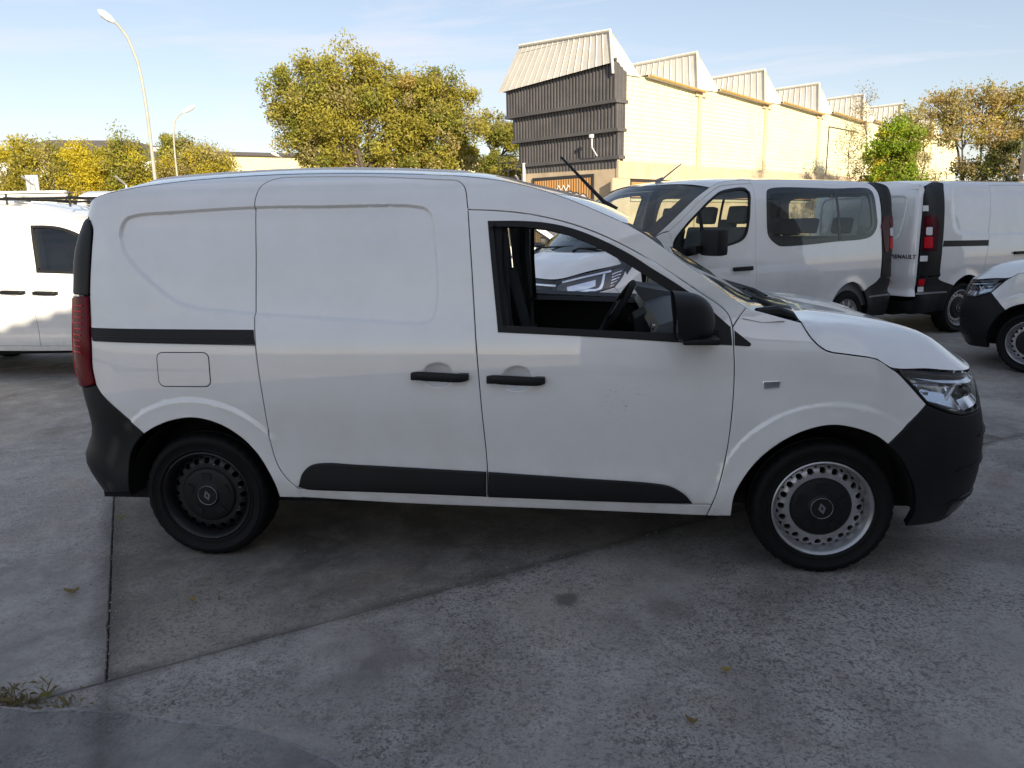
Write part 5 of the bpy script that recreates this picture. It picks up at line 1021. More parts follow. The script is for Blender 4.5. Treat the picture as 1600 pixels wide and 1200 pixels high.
concrete('slab_rough', (.385, .365, .338), (.19, .178, .164), 1.0, .006, spots=((1.72, -.27, .055, .85), (2.15, -.33, .10, .4), (3.75, .35, .2, .35)))
concrete('yard', (.32, .30, .27), (.2, .185, .165), .4, .004)
simple('joint_dirt', (.022, .020, .018), .95)
concrete('kerb_stone', (.27, .26, .25), (.10, .095, .09), 1.0, .006); concrete('kerb_nosing', (.36, .355, .35), (.18, .176, .172), .8, .005)

# ---------------------------------------------------------------- ground: base sheet and concrete slabs with open joints
g = MB(); xs = [-700, -60, -20, 0, 20, 60, 700]; g.grid(np.array([[(x, y, -.016) for x in xs] for y in xs[::-1]])); tag(g.build('ground', 'yard', smooth=False), kind='structure')
dj = MB(); dj.grid(np.array([[(x, y, -.010) for x in (-22, 0, 22)] for y in (24, 0, -9)])); tag(dj.build('joint_bed', 'joint_dirt', smooth=False), kind='structure')
O2 = np.array((.133, -.967)); E1 = np.array((.817, .577)); E2_ = np.array((-.538, .843))
def slab(u0, u1, v0, v1, mat, zt, seed):
    r = np.random.default_rng(seed); gp = .0008; ring = []
    cor = [(u0+gp, v0+gp), (u1-gp, v0+gp), (u1-gp, v1-gp), (u0+gp, v1-gp)]
    for i in range(4):
        a, b = np.array(cor[i]), np.array(cor[(i+1) % 4]); n = max(2, int(np.linalg.norm(b-a)/.03)) if max(abs(a).max(), abs(b).max()) < 9 else 4
        d = (b-a)/np.linalg.norm(b-a); nn = np.array((-d[1], d[0])); w = 0
        for k in range(n): w = .75*w+.25*r.normal(0, .005); ring.append(a+(b-a)*k/n+nn*(abs(w)+.001))
    P = [O2+E1*u+E2_*v for u, v in ring]; n = len(P); c = np.mean(P, 0); ins = [p+(c-p)/np.linalg.norm(c-p)*.004 for p in P]
    v = [(*p, zt) for p in ins]+[(*p, zt-.003-.003*r.random()) for p in P]+[(*p, zt-.05) for p in P]
    mb = MB(); mb.add(v, [tuple(range(n))]+[(n+i, n+(i+1) % n, (i+1) % n, i) for i in range(n)]+[(2*n+i, 2*n+(i+1) % n, n+(i+1) % n, n+i) for i in range(n)])
    o = mb.build('concrete_slab', mat, smooth=False); return tag(o, kind='structure')
V_ = [(0, 3.3), (3.3, 7.5), (7.5, 12), (12, 17)]
k = 0
for u0, u1 in ((-13, -6), (-6, 0)):
    for v0, v1 in V_: slab(u0, u1, v0, v1, 'slab_smooth', .0-.003*(k % 2), 100+k); k += 1
for u0, u1 in ((0, 5.6), (5.6, 11), (11, 17)):
    for v0, v1 in ((0, 5.2), (5.2, 11), (11, 17)): slab(u0, u1, v0, v1, 'slab_worn' if k % 2 == 0 or u0 == 0 else 'slab_smooth', -.002-.002*(k % 2), 100+k); k += 1
for u0, u1 in ((-8, 6.2), (6.2, 14)): slab(u0, u1, -6, 0, 'slab_rough', .001, 150+k); k += 1
kb = [(-1.3, -1.30), (-.5, -1.222), (-.08, -1.195), (.175, -1.181), (.462, -1.19), (.663, -1.21), (.868, -1.257), (1.049, -1.319), (1.3, -1.46), (1.7, -1.9)]
kb = catmull(kb, .012); _r = np.random.default_rng(3); _j = np.convolve(_r.normal(0, .006, len(kb)+8), np.ones(9)/9*2.2, 'valid')[:len(kb)]; kb = [(x, y+float(d)) for (x, y), d in zip(kb, _j)]; inner = [(x-.0, y-.05-.01*math.sin(9*x)) for x, y in kb]; deep = [(x, y-1.2) for x, y in kb]
mb = MB(); mb.grid(np.array([[(x, y, -.01) for x, y in kb], [(x, y-.004, .044) for x, y in kb], [(x, y-.014, .056) for x, y in kb], [(x, y-.03-.006*math.sin(13*x), .060) for x, y in kb]])); tag(mb.build('kerb_edge', 'kerb_nosing', sharp=60), kind='structure')
mb = MB(); mb.grid(np.array([[(x, y-.029-.006*math.sin(13*x), .0595) for x, y in kb], [(x, y, .056) for x, y in inner], [(x, y, .056) for x, y in deep]])); tag(mb.build('pavement', 'kerb_stone', sharp=60), kind='structure')

# ---------------------------------------------------------------- leaves, weeds
def leaf_mat(name, col, tr=.48):
    m, t, b = new_mat(name); L = t.links; o = t.nodes['Material Output']; b.inputs['Roughness'].default_value = .6; b.inputs['Specular IOR Level'].default_value = .25
    inf = N_(t, 'ShaderNodeTexCoord'); n = N_(t, 'ShaderNodeTexNoise', inputs={'Scale': .9, 'Detail': 4.0, 'Roughness': .7}); L.new(inf.outputs['Object'], n.inputs['Vector'])
    r = N_(t, 'ShaderNodeMapRange', inputs={1: .3, 2: .7, 3: .62, 4: 1.3}); L.new(n.outputs['Fac'], r.inputs[0])
    s = N_(t, 'ShaderNodeVectorMath', operation='SCALE'); s.inputs[0].default_value = col; L.new(r.outputs[0], s.inputs['Scale']); L.new(s.outputs[0], b.inputs['Base Color'])
    tl = N_(t, 'ShaderNodeBsdfTranslucent'); L.new(s.outputs[0], tl.inputs[0]); mx = N_(t, 'ShaderNodeMixShader', inputs={0: tr}); L.new(b.outputs[0], mx.inputs[1]); L.new(tl.outputs[0], mx.inputs[2]); L.new(mx.outputs[0], o.inputs[0])
for nme, c in dict(leaf_olive=(0.40, 0.36, 0.06), leaf_yellow=(0.58, 0.48, 0.04), leaf_green=(0.27, 0.29, 0.055), leaf_brown=(0.33, 0.26, 0.12), leaf_orange=(0.52, 0.38, 0.13), leaf_lime=(0.25, 0.36, 0.03), leaf_dark=(0.075, 0.085, 0.025), leaf_dry=(0.44, 0.38, 0.16)).items(): leaf_mat(nme, c)
simple('bark', (.085, .065, .048), .9, bumpscale=30, bump=.8, var=.35, varscale=8)
def leaves_mesh(name, pts, size, idx, rng, aspect=.55):
    n = len(pts); a = rng.normal(size=(n, 3)); a /= np.linalg.norm(a, axis=1, keepdims=True); b = rng.normal(size=(n, 3)); b -= a*(a*b).sum(1, keepdims=True); b /= np.linalg.norm(b, axis=1, keepdims=True)
    s = size*rng.uniform(.55, 1.25, (n, 1)); A, B = a*s, b*s*aspect; bend = np.cross(a, b)*s*.18
    V = np.stack([pts-A, pts-B*.9+bend, pts+A, pts+B*.9+bend], 1).reshape(-1, 3)
    me = bpy.data.meshes.new(name); me.vertices.add(n*4); me.vertices.foreach_set('co', V.ravel()); me.loops.add(n*4); me.loops.foreach_set('vertex_index', np.arange(n*4)); me.polygons.add(n); me.polygons.foreach_set('loop_start', np.arange(n)*4)
    me.polygons.foreach_set('material_index', idx); me.update(calc_edges=True); me.validate(); return me
def tree(name, label, base, lumps, mats, weights, n, size, seed, group=None, trunk_r=.22, fork=.35, clump=.75, cat='tree', nb=34, sag=0.0):
    """tapered trunk, limbs to every lump of the crown, leaves gathered in many small clumps with gaps between"""
    rng = np.random.default_rng(seed); root = thing(name, label, cat, base, 0, group); B = np.array(base)
    L = np.array([(*(np.array(c)-B), *r) for c, r in lumps]); vol = (L[:, 3]*L[:, 4]*L[:, 5]); vol = vol/vol.sum()
    top = L[:, 2].max(); mb = MB(); f = Vector((0, 0, top*fork)); mb.tube([(0, 0, -.1), (.06*trunk_r, 0, top*fork*.5), tuple(f)], [trunk_r*1.25, trunk_r, trunk_r*.8], n=9)
    cl = []
    for i, l in enumerate(L):
        k = max(5, int(vol[i]*nb*len(L)/1.5))
        for j in range(k):
            d = rng.normal(size=3); d /= np.linalg.norm(d); r = rng.uniform(.12, 1.0)**.5; p = l[:3]+d*l[3:]*r; cl.append((p, i))
        e = Vector(l[:3]); mid = f.lerp(e, .5)+Vector(rng.normal(0, .25, 3)); mb.tube([tuple(f), tuple(mid), tuple(e)], [trunk_r*.55, trunk_r*.36, trunk_r*.12], n=6)
        for j in range(5):
            d = rng.normal(size=3); d[2] = abs(d[2])*.7; d /= np.linalg.norm(d); q = e+Vector(d*l[3:]*.85); mb.tube([tuple(mid.lerp(e, .5)), tuple((mid.lerp(e, .6)+q)/2+Vector(rng.normal(0, .15, 3))), tuple(q)], [trunk_r*.2, trunk_r*.12, trunk_r*.04], n=5)
    mb.build('trunk', 'bark', root)
    C = np.array([c for c, i in cl]); m = len(C); w = rng.uniform(.35, 1.3, m); pick = rng.choice(m, n, p=w/w.sum()); cmat = rng.choice(len(mats), m, p=np.array(weights)/sum(weights))
    d = rng.normal(size=(n, 3))*np.array([1, 1, .75]); d /= np.linalg.norm(d, axis=1, keepdims=True); rr = rng.uniform(0, 1, (n, 1))**.6*clump*rng.uniform(.6, 1.4, m)[pick][:, None]
    P = C[pick]+d*rr; P[:, 2] -= sag*rr[:, 0]
    idx = np.where(rng.random(n) < .78, cmat[pick], rng.choice(len(mats), n, p=np.array(weights)/sum(weights)))
    obj('crown', leaves_mesh('crown', P, size, idx, rng), list(mats), root); return root

# ---------------------------------------------------------------- warehouse with saw-tooth roof
simple('clad_dark', (.095, .089, .089), .5, var=.25, varscale=1.2); simple('sheet_cream', (.68, .65, .59), .5, var=.14, varscale=1.0); simple('sheet_white', (.74, .71, .60), .5, var=.1, varscale=1.2)
simple('gutter_orange', (.48, .27, .08), .55, var=.2); simple('tile_red', (.42, .12, .05), .7); simple('render_tan', (.50, .40, .27), .85, var=.22, varscale=.8); simple('door_orange', (.42, .23, .08), .55, var=.12); simple('metal_dark', (.03, .03, .032), .55); simple('pipe_grey', (.5, .5, .48), .5); simple('paint_white', (.72, .72, .74), .6, var=.15, varscale=6); simple('paint_ink', (.05, .05, .06), .6)
m, t, b = new_mat('block_wall'); L = t.links; c = N_(t, 'ShaderNodeTexCoord'); b.inputs['Roughness'].default_value = .85
br = N_(t, 'ShaderNodeTexBrick', inputs={'Color1': (.76, .72, .48, 1), 'Color2': (.72, .68, .45, 1), 'Mortar': (.50, .46, .30, 1), 'Scale': 1.0, 'Mortar Size': .018, 'Mortar Smooth': .3, 'Brick Width': .42, 'Row Height': .205}); L.new(c.outputs['UV'], br.inputs[0])
ns = N_(t, 'ShaderNodeTexNoise', inputs={'Scale': .7, 'Detail': 7.0, 'Roughness': .65}); L.new(c.outputs['Object'], ns.inputs[0]); mr = N_(t, 'ShaderNodeMapRange', inputs={1: .35, 2: .7, 3: 1.0, 4: .82}); L.new(ns.outputs['Fac'], mr.inputs[0]); sc = N_(t, 'ShaderNodeVectorMath', operation='SCALE'); L.new(br.outputs[0], sc.inputs[0]); L.new(mr.outputs[0], sc.inputs['Scale']); L.new(sc.outputs[0], b.inputs['Base Color'])
bp = N_(t, 'ShaderNodeBump', inputs={'Strength': .6, 'Distance': .01}); inv_ = N_(t, 'ShaderNodeMath', operation='SUBTRACT', inputs={0: 1.0}); L.new(br.outputs['Fac'], inv_.inputs[1]); L.new(inv_.outputs[0], bp.inputs['Height']); L.new(bp.outputs[0], b.inputs['Normal'])
def uv_xz(o, ax=0):
    me = o.data; uv = me.uv_layers.new(name='UVMap')
    for l in me.loops: p = me.vertices[l.vertex_index].co; uv.data[l.index].uv = (p[ax], p.z)
# local frame: x along the long wall (away), y into the building along the front, z up
wh = thing('warehouse', 'pale yellow block warehouse with saw-tooth roof and dark ribbed end wall', 'building', (2.948, 33.384, 0)); wang = math.atan2(.763, .642); wh.rotation_euler = (0, 0, wang)
def sheet(parent, name, A, B, C, D, mat, pitch=.28, depth=.03, flat=.7, group=None):
    """ribbed metal sheet on the quad A-B (bottom) D-C (top); ribs run from bottom to top"""
    A, B, C, D = map(Vector, (A, B, C, D)); n_ = (B-A).cross(D-A).normalized(); n = max(3, int((B-A).length/pitch)); row = []
    for i in range(n):
        for fr, h in ((0, 0), (flat, 0), (flat+.08, depth), (.96, depth)): u = (i+fr)/n; row.append((A.lerp(B, u)+n_*h, D.lerp(C, u)+n_*h))
    row.append((B, C)); mb = MB(); mb.grid(np.array([[tuple(a) for a, b in row], [tuple(b) for a, b in row]])); return mb.build(name, mat, parent, smooth=False, recalc=False)
BAY = 6.9; EZ = 8.05
wl_ = MB(); wl_.box((.0, .0, 0), (48, 6.3, 4.2)); wl_.build('lower_storey', 'render_tan', wh, smooth=False)
for i in range(7):
    x0, x1 = -.2+BAY*i+(.0 if i else .65), -.2+BAY*(i+1); zl, zr = EZ-.05-.02*i, EZ-.35
    w_ = MB(); w_.add([(x0, 0, 4.2), (x1, 0, 4.2), (x1, 0, EZ-.2), (x0+1.6, 0, EZ+.02), (x0, 0, EZ), (x0, .3, 4.2), (x1, .3, 4.2), (x1, .3, EZ-.2), (x0+1.6, .3, EZ+.02), (x0, .3, EZ)], [(0, 1, 2, 3, 4), (9, 8, 7, 6, 5), (4, 3, 8, 9), (3, 2, 7, 8)]); o = w_.build('wall_bay', 'block_wall', wh, smooth=False, recalc=False); uv_xz(o)
    if i: p = MB(); p.box((x0-.17, -.07, 4.2), (x0+.17, .05, EZ-.1)); p.build('pilaster', 'block_wall', wh, smooth=False); cb = MB(); cb.box((x0-.45, -.10, EZ-.42), (x0+.5, -.003, EZ-.12), .02); cb.build('corbel', 'render_tan', wh, smooth=False)
    # roof slope between monitors and its gutter
    rf = MB(); rf.add([(x0+1.5, -.25, EZ+.10), (x1+.1, -.25, EZ-.14), (x1+.1, 6.8, EZ-.14), (x0+1.5, 6.8, EZ+.10), (x0+1.5, -.25, EZ+.02), (x1+.1, -.25, EZ-.22), (x1+.1, 6.8, EZ-.22), (x0+1.5, 6.8, EZ+.02)], [(0, 1, 2, 3), (4, 7, 6, 5), (0, 4, 5, 1)]); rf.build('roof_slope', 'sheet_cream', wh, smooth=False)
    gt = MB(); gt.tube([(x0+1.55, -.30, EZ+.06), (x1-.0, -.30, EZ-.20)], .06, n=8); gt.build('gutter', 'gutter_orange', wh)
    # monitor: upright glazed face, sloping back, triangular cheek flush with the wall
    xa = -.45+BAY*i; pk = (xa-.25, EZ+1.62); ln = 7.1; hip = 1.0 if i else 1.5
    sheet(wh, 'monitor_face', (xa-.02 if i else xa-.1, ln+(.3 if i == 0 else 0), EZ-.02), (xa-.02 if i else xa-.1, -.06, EZ+(.35 if i == 0 else -.1)), (pk[0], .0, pk[1]), (pk[0], ln-hip, pk[1]+(.3 if i == 0 else 0)), 'sheet_cream', .42, .03, .84)
    sheet(wh, 'monitor_cheek', (xa, -.07, EZ-.08), (xa+2.0, -.07, EZ-.02), (pk[0]+.15, -.02, pk[1]), (pk[0], -.02, pk[1]), 'sheet_white', .24, .02, .8)
    bk = MB(); bk.add([(pk[0], 0, pk[1]), (pk[0], ln-hip, pk[1]), (xa+2.0, ln, EZ), (xa+2.0, -.07, EZ-.02), (xa, ln, EZ)], [(0, 1, 2, 3), (1, 4, 2)]); bk.build('monitor_roof', 'sheet_cream', wh, smooth=False)
    rg = MB(); rg.tube([(pk[0]-.02, -.1, pk[1]+.03), (pk[0]-.02, ln-hip, pk[1]+.03+(.3 if i == 0 else 0))], .07, n=6); rg.tube([(xa-.03, -.09, EZ-.1), (pk[0]-.02, -.09, pk[1]+.03)], .06, n=6); rg.build('ridge_cap', 'sheet_white', wh)
bl_ = MB(); bl_.box((-.05, -.12, 3.45), (48, .02, 4.22)); bl_.build('concrete_belt', 'render_tan', wh, smooth=False)
for i in range(7):
    x0 = 1.0+BAY*i; o = MB(); o.box((x0, -.03, 2.55), (x0+5.2, .1, 3.42)); o.build('shutter_recess', 'metal_dark', wh, smooth=False); sheet(wh, 'shutter', (x0+.05, -.045, 2.6), (x0+5.15, -.045, 2.6), (x0+5.15, -.045, 3.3), (x0+.05, -.045, 3.3), 'door_orange', .2, .03, .5); p = MB(); p.box((x0-1.45, -.10, 0), (x0-.15, .0, 3.45)); p.build('pier', 'render_tan', wh, smooth=False); s = MB(); s.box((x0, -.08, 2.42), (x0+5.2, 0, 2.52)); s.build('sill', 'block_wall', wh, smooth=False)
# conduit drawn round the fourth bay
cd = MB(); cd.tube([(21.9, -.05, 3.6), (21.9, -.05, 7.25), (26.6, -.05, 7.2)], .03, n=5); cd.build('conduit', 'metal_dark', wh)
# dark ribbed boxes stepping out over the front
for k, (z0, z1, st, yl, xr) in enumerate(((6.85, 8.10, .34, 6.95, .42), (5.62, 6.80, .20, 6.62, .34), (4.42, 5.58, .07, 6.35, .26))):
    zt0, zt1 = (z1, z1+.42) if k == 0 else (z1, z1)
    sheet(wh, 'ribbed_cladding', (-st, yl, z0), (-st, -.14, z0+.03), (-st, -.14, zt1), (-st, yl, zt0), 'clad_dark', .2, .045, .5)
    sheet(wh, 'ribbed_cladding', (-st, -.14, z0+.03), (xr, -.14, z0), (xr, -.14, zt0+.0 if k else EZ+.02), (-st, -.14, zt1 if k == 0 else zt0), 'clad_dark', .2, .04, .5)
    sheet(wh, 'ribbed_cladding', (1.0, yl, z0), (-st, yl, z0), (-st, yl, zt0), (1.0, yl, zt0), 'clad_dark', .2, .04, .5)
    tr_ = MB(); tr_.box((-st-.1, -.24, z0-.12), (xr+.04, yl+.08, z0+.03)); tr_.build('drip_trim', 'clad_dark', wh, smooth=False)
    if k == 0: ct = MB(); ct.tube([(-st-.05, -.2, zt1+.03), (-st-.05, yl+.05, zt0+.03)], .07, n=6); ct.build('cap_trim', 'clad_dark', wh)
sheet(wh, 'ribbed_cladding', (-.03, 6.3, 4.0), (-.03, -.02, 3.9), (-.03, -.02, 4.4), (-.03, 6.3, 4.4), 'clad_dark', .2, .03, .5)
fw = MB(); fw.box((-.02, 0, 0), (0.05, 6.3, 4.0)); fw.build('front_wall', 'render_tan', wh, smooth=False)
gd = MB(); gd.box((-.10, 1.35, 0), (-.021, 5.40, 3.72)); gd.build('gate_recess', 'metal_dark', wh, smooth=False)
gate = sheet(wh, 'roller_gate', (-.12, 5.25, .05), (-.12, 1.5, .05), (-.12, 1.5, 3.55), (-.12, 5.25, 3.55), 'door_orange', .16, .025, .6)
# sprayed white lettering blobs with ink outlines on the gate
def blob(cx, cz, rx, rz, ph, y=-.16):
    return [(cx+rx*math.cos(a)*(1+.16*math.sin(3*a+ph)), cz+rz*math.sin(a)*(1+.14*math.cos(2*a+ph))) for a in np.linspace(0, 2*math.pi, 26)[:-1]]
for j, (cy, cz, ry, rz_, ph) in enumerate(((4.2, 2.35, .55, .62, .3), (3.55, 2.2, .5, .75, 1.4), (2.9, 2.35, .55, .6, 2.2), (2.3, 2.15, .5, .7, 4.0), (1.85, 2.3, .33, .55, 5.1))):
    for nm, sc_, mt, xx in (('graffiti_outline', 1.0, 'paint_ink', -.153), ('graffiti_fill', .90, 'paint_white', -.160)):
        q = MB(); pl_ = blob(cy, cz, ry*sc_, rz_*sc_, ph); q.add([(xx-.004*j, a, b_) for a, b_ in pl_], [tuple(range(len(pl_)))]); q.build(nm, mt, gate, smooth=False, recalc=False)
for j in range(6): q = MB(); y0 = 3.75-.16*j; q.tube([(-.16, y0, 3.12), (-.16, y0-.06, 3.27 if j % 2 else 3.0), (-.16, y0-.15, 3.15)], .022, n=4); q.build('graffiti_stroke', 'paint_white', gate)
dp = MB(); dp.tube([(-.15, 5.95, 0), (-.15, 5.95, 4.5)], .09, n=8); dp.build('downpipe', 'pipe_grey', wh)
fl = MB(); fl.tube([(-.25, 1.0, 4.5), (-.6, 1.0, 4.85), (-.62, 1.0, 5.3)], .03, n=5); fl.box((-.72, .92, 5.28), (-.56, 1.10, 5.44), .03); fl.build('flood_light', 'paint_white', wh)
st_ = MB(); st_.box((-.3, 6.35, 3.75), (1.5, 7.7, 3.85)); st_.prism([(6.35, 3.75), (7.7, 3.75), (6.6, 2.6), (6.35, 2.6)], .0, .2, 'x')
for yy, zz in ((7.68, 5.0), (7.0, 5.0), (6.4, 5.0)): st_.tube([(-.28, yy, 3.8), (-.28, yy, zz)], .025, n=5)
for zz in (5.0, 4.6, 4.2): st_.tube([(-.28, 6.35, zz), (-.28, 7.68, zz), (1.4, 7.68, zz)], .022, n=5)
st_.build('stair_landing', 'metal_dark', wh, smooth=False)

# ---------------------------------------------------------------- buildings to the left
simple('wall_yellow', (.70, .60, .34), .85, var=.12, varscale=.3); simple('roof_dark', (.07, .065, .07), .8, var=.2, varscale=.5); simple('frame_white', (.7, .7, .66), .5); glassy('pane_far', (.25, .27, .28))
lb = thing('workshop', 'long low yellow workshop behind the lamp posts at the left', 'building', (-37.3, 76.6, 0)); lb.rotation_euler = (0, 0, math.atan2(.763, .642)*.55+.12)
w_ = MB(); w_.box((-1, 0, 0), (70, 14, 9.0)); w_.build('wall', 'wall_yellow', lb, smooth=False); r_ = MB(); r_.box((-1.4, -.4, 9.0), (70.4, 14.4, 9.35)); r_.build('roof', 'roof_dark', lb, smooth=False)
for k in range(20): x0 = 2.2+2.6*k; q = MB(); q.box((x0, -.06, 6.0), (x0+1.9, .02, 7.3)); fr = q.build('window', 'frame_white', lb, smooth=False); q = MB(); q.box((x0+.08, -.075, 6.05), (x0+1.82, -.055, 7.0)); q.build('pane', 'glass_dark', fr, smooth=False); q = MB(); q.box((x0-.1, -.25, 7.3), (x0+2.0, 0, 7.42)); q.build('lintel', 'wall_yellow', fr, smooth=False)
db = thing('far_hall', 'distant hall with dark grey roof showing above the left trees', 'building', (-60, 91, 0)); db.rotation_euler = (0, 0, .35)
w_ = MB(); w_.box((-14, 0, 0), (14, 18, 10.4)); w_.build('wall', 'frame_white', db, smooth=False); r_ = MB(); r_.prism([(-14.6, 10.3), (14.6, 10.3), (3, 12.5), (-6, 12.5)], -.6, 18.6); r_.build('roof', 'roof_dark', db, smooth=False)
for k in range(4): q = MB(); q.box((-9+5*k, -.75, 11.2), (-8+5*k, -.3, 11.7)); q.build('roof_vent', 'frame_white', db, smooth=False)

# ---------------------------------------------------------------- hall behind the photographer that shades the yard
simple('hall_wall', (.70, .685, .66), .85, var=.2, varscale=.6); simple('fibre_cement', (.40, .39, .37), .85, var=.3, varscale=1.0)
hn = Vector((.763, -.642, 0)); hd = Vector((.642, .763, 0)); HC = 9.0; HZ = 6.40
hall = thing('shading_hall', 'hall with corrugated roof standing behind the viewpoint', 'building', tuple(hn*HC)); hall.rotation_euler = (0, 0, math.atan2(hd.y, hd.x))
w_ = MB(); w_.box((-9, -14, 0), (16, -.55, HZ-.15)); hw = w_.build('wall', 'hall_wall', hall, smooth=False)
n = int(25.4/.03); xs = np.linspace(-9.2, 16.2, n); zz = .06*np.cos(2*np.pi*xs/.24)
w_ = MB(); w_.grid(np.array([[(x, 0, HZ+z) for x, z in zip(xs, zz)], [(x, -7.5, HZ+2.2+z) for x, z in zip(xs, zz)]])); w_.grid(np.array([[(x, -14.5, HZ+z) for x, z in zip(xs, zz)], [(x, -7.5, HZ+2.2+z) for x, z in zip(xs, zz)]])); w_.build('roof', 'fibre_cement', hall, smooth=False, recalc=False)
for k in range(3): q = MB(); x0 = -6+7.2*k; q.box((x0, -.57, 0), (x0+3.6, -.5, 3.4)); q.build('gate', 'clad_dark', hall, smooth=False)

# ---------------------------------------------------------------- trees
def lump(x, y, z, a, b=None, c=None): return ((x, y, z), (a, b or a, c or a*.8))
tree('elm_tree', 'big olive-leaved elm with ragged crown behind the compact van roof', (-12.0, 44.5, 0), [lump(-15.6, 44.2, 9.2, 2.4), lump(-17.2, 44, 10.0, 1.2), lump(-13.6, 44.5, 10.4, 2.2), lump(-11.8, 44.6, 9.8, 2.3), lump(-13.0, 44.6, 7.6, 2.8), lump(-15.6, 44.3, 6.6, 2.0), lump(-14.2, 44, 4.9, 2.0), lump(-11.0, 45, 6.2, 1.8), lump(-12.4, 44.2, 5.0, 1.9), lump(-16.2, 44.2, 7.9, 1.7), lump(-14.6, 44.0, 8.2, 2.0)], ['leaf_olive', 'leaf_green', 'leaf_dry', 'leaf_brown'], [6, 2.2, 1.8, .4], 70000, 0.102, 3, trunk_r=.34, clump=.8, fork=.3)
tree('elm_tree', 'second elm with yellowing lower leaves right of the big elm', (-8.4, 45.5, 0), [lump(-9.6, 45.4, 9.0, 2.1), lump(-7.6, 45.5, 9.0, 2.0), lump(-6.6, 45.6, 7.6, 1.7), lump(-8.4, 45.2, 7.0, 2.0), lump(-7.2, 45.2, 5.4, 1.9), lump(-9.3, 45.4, 4.7, 1.4), lump(-9.9, 45.2, 7.2, 1.6), lump(-6.4, 45.5, 5.8, 1.3)], ['leaf_olive', 'leaf_dry', 'leaf_orange', 'leaf_green'], [5, 2.2, .9, 1.6], 52000, 0.102, 4, trunk_r=.28, clump=.8, fork=.3)
tree('elm_tree', 'small olive tree beside the dark ribbed warehouse end', (-4.6, 49.5, 0), [lump(-4.9, 49.3, 7.6, 1.3), lump(-3.8, 49.4, 7.0, 1.3), lump(-4.6, 49.3, 5.4, 1.5), lump(-3.6, 49.4, 4.6, 1.1)], ['leaf_olive', 'leaf_green', 'leaf_dry'], [3, 2, 1.5], 22800, 0.092, 5, trunk_r=.16, clump=.5)
tree('street_tree', 'wide olive-yellow tree at the far left above the fence', (-35.2, 45.5, 0), [lump(-37.0, 45.3, 5.6, 2.0), lump(-34.9, 45.5, 5.9, 2.0), lump(-33.2, 45.5, 5.2, 1.8), lump(-36, 45, 3.6, 1.8), lump(-33.6, 45.2, 3.4, 1.6)], ['leaf_olive', 'leaf_yellow', 'leaf_green', 'leaf_dry'], [5, 1.6, 1.6, 1.2], 26600, 0.092, 6, group='trees along the left fence', trunk_r=.2)
tree('street_tree', 'bright yellow tree between olive trees at the left', (-31.4, 45.6, 0), [lump(-31.8, 45.6, 6.2, .95), lump(-31.0, 45.4, 5.2, 1.1), lump(-30.5, 45.4, 4.2, .9), lump(-31.6, 45.5, 4.3, .9)], ['leaf_yellow', 'leaf_olive'], [6, 1.2], 24700, 0.086, 7, group='trees along the left fence', trunk_r=.13)
tree('street_tree', 'upright green tree just left of the tall lamp post', (-29.3, 46.4, 0), [lump(-30.2, 46.3, 6.8, .95, .95, 1.0), lump(-29.2, 46.3, 7.0, 1.0, 1., 1.1), lump(-29.4, 46.2, 5.4, 1.5), lump(-28.0, 46.2, 5.2, 1.3), lump(-29.0, 46.1, 3.8, 1.6), lump(-27.5, 46.0, 4.2, 1.0)], ['leaf_green', 'leaf_olive', 'leaf_yellow', 'leaf_brown'], [4, 3, .8, .8], 24700, 0.092, 8, group='trees along the left fence', trunk_r=.18)
tree('street_tree', 'grey-green round tree peeping behind the tall lamp post', (-26.9, 49.0, 0), [lump(-27.4, 49, 7.0, 1.0), lump(-26.6, 49, 6.2, 1.3), lump(-26.6, 49, 4.6, 1.4)], ['leaf_green', 'leaf_olive', 'leaf_dry'], [3, 2, 1], 24700, 0.092, 9, group='trees along the left fence', trunk_r=.15)
tree('street_tree', 'brownish thin tree between the two lamp posts', (-25.4, 46.6, 0), [lump(-26.0, 46.5, 5.4, 1.2), lump(-24.9, 46.5, 5.6, 1.1), lump(-25.2, 46.4, 4.0, 1.4)], ['leaf_dry', 'leaf_olive', 'leaf_yellow', 'leaf_brown'], [2, 3, 1.5, 1], 14250, 0.086, 10, group='trees along the left fence', trunk_r=.14)
tree('street_tree', 'loose yellow-green tree next to the yellow workshop', (-23.6, 46.6, 0), [lump(-24.0, 46.5, 6.0, 1.0), lump(-23.1, 46.5, 5.6, 1.2), lump(-23.5, 46.4, 4.2, 1.4), lump(-22.3, 46.5, 4.4, .9)], ['leaf_olive', 'leaf_yellow', 'leaf_dry'], [4, 2, 1.5], 14250, 0.086, 11, group='trees along the left fence', trunk_r=.15)
tree('maple_bush', 'vivid green young tree in front of the warehouse wall', (16.1, 36.0, 0), [lump(15.9, 36, 5.5, .75), lump(16.6, 36, 4.9, .8), lump(15.5, 36, 4.5, .8), lump(16.2, 36, 3.9, 1.0), lump(15.6, 36, 3.0, 1.0), lump(16.8, 36, 3.0, .8)], ['leaf_lime', 'leaf_green', 'leaf_yellow'], [5, 2.4, .8], 19000, 0.079, 12, trunk_r=.12, clump=.4)
tree('robinia_tree', 'tall sparse tree with tawny leaves at the right edge', (21.9, 41.2, 0), [lump(20.6, 41.3, 7.1, 1.2), lump(22.4, 41.5, 7.3, 1.3), lump(24.0, 41.6, 7.0, 1.3), lump(21.4, 41.3, 6.0, 1.3), lump(23.3, 41.5, 5.7, 1.3), lump(25.6, 41.6, 6.2, 1.5)], ['leaf_dry', 'leaf_orange', 'leaf_olive', 'leaf_brown'], [4, 2.4, 1.8, 1.2], 19000, 0.079, 13, trunk_r=.16, clump=.55, fork=.3)
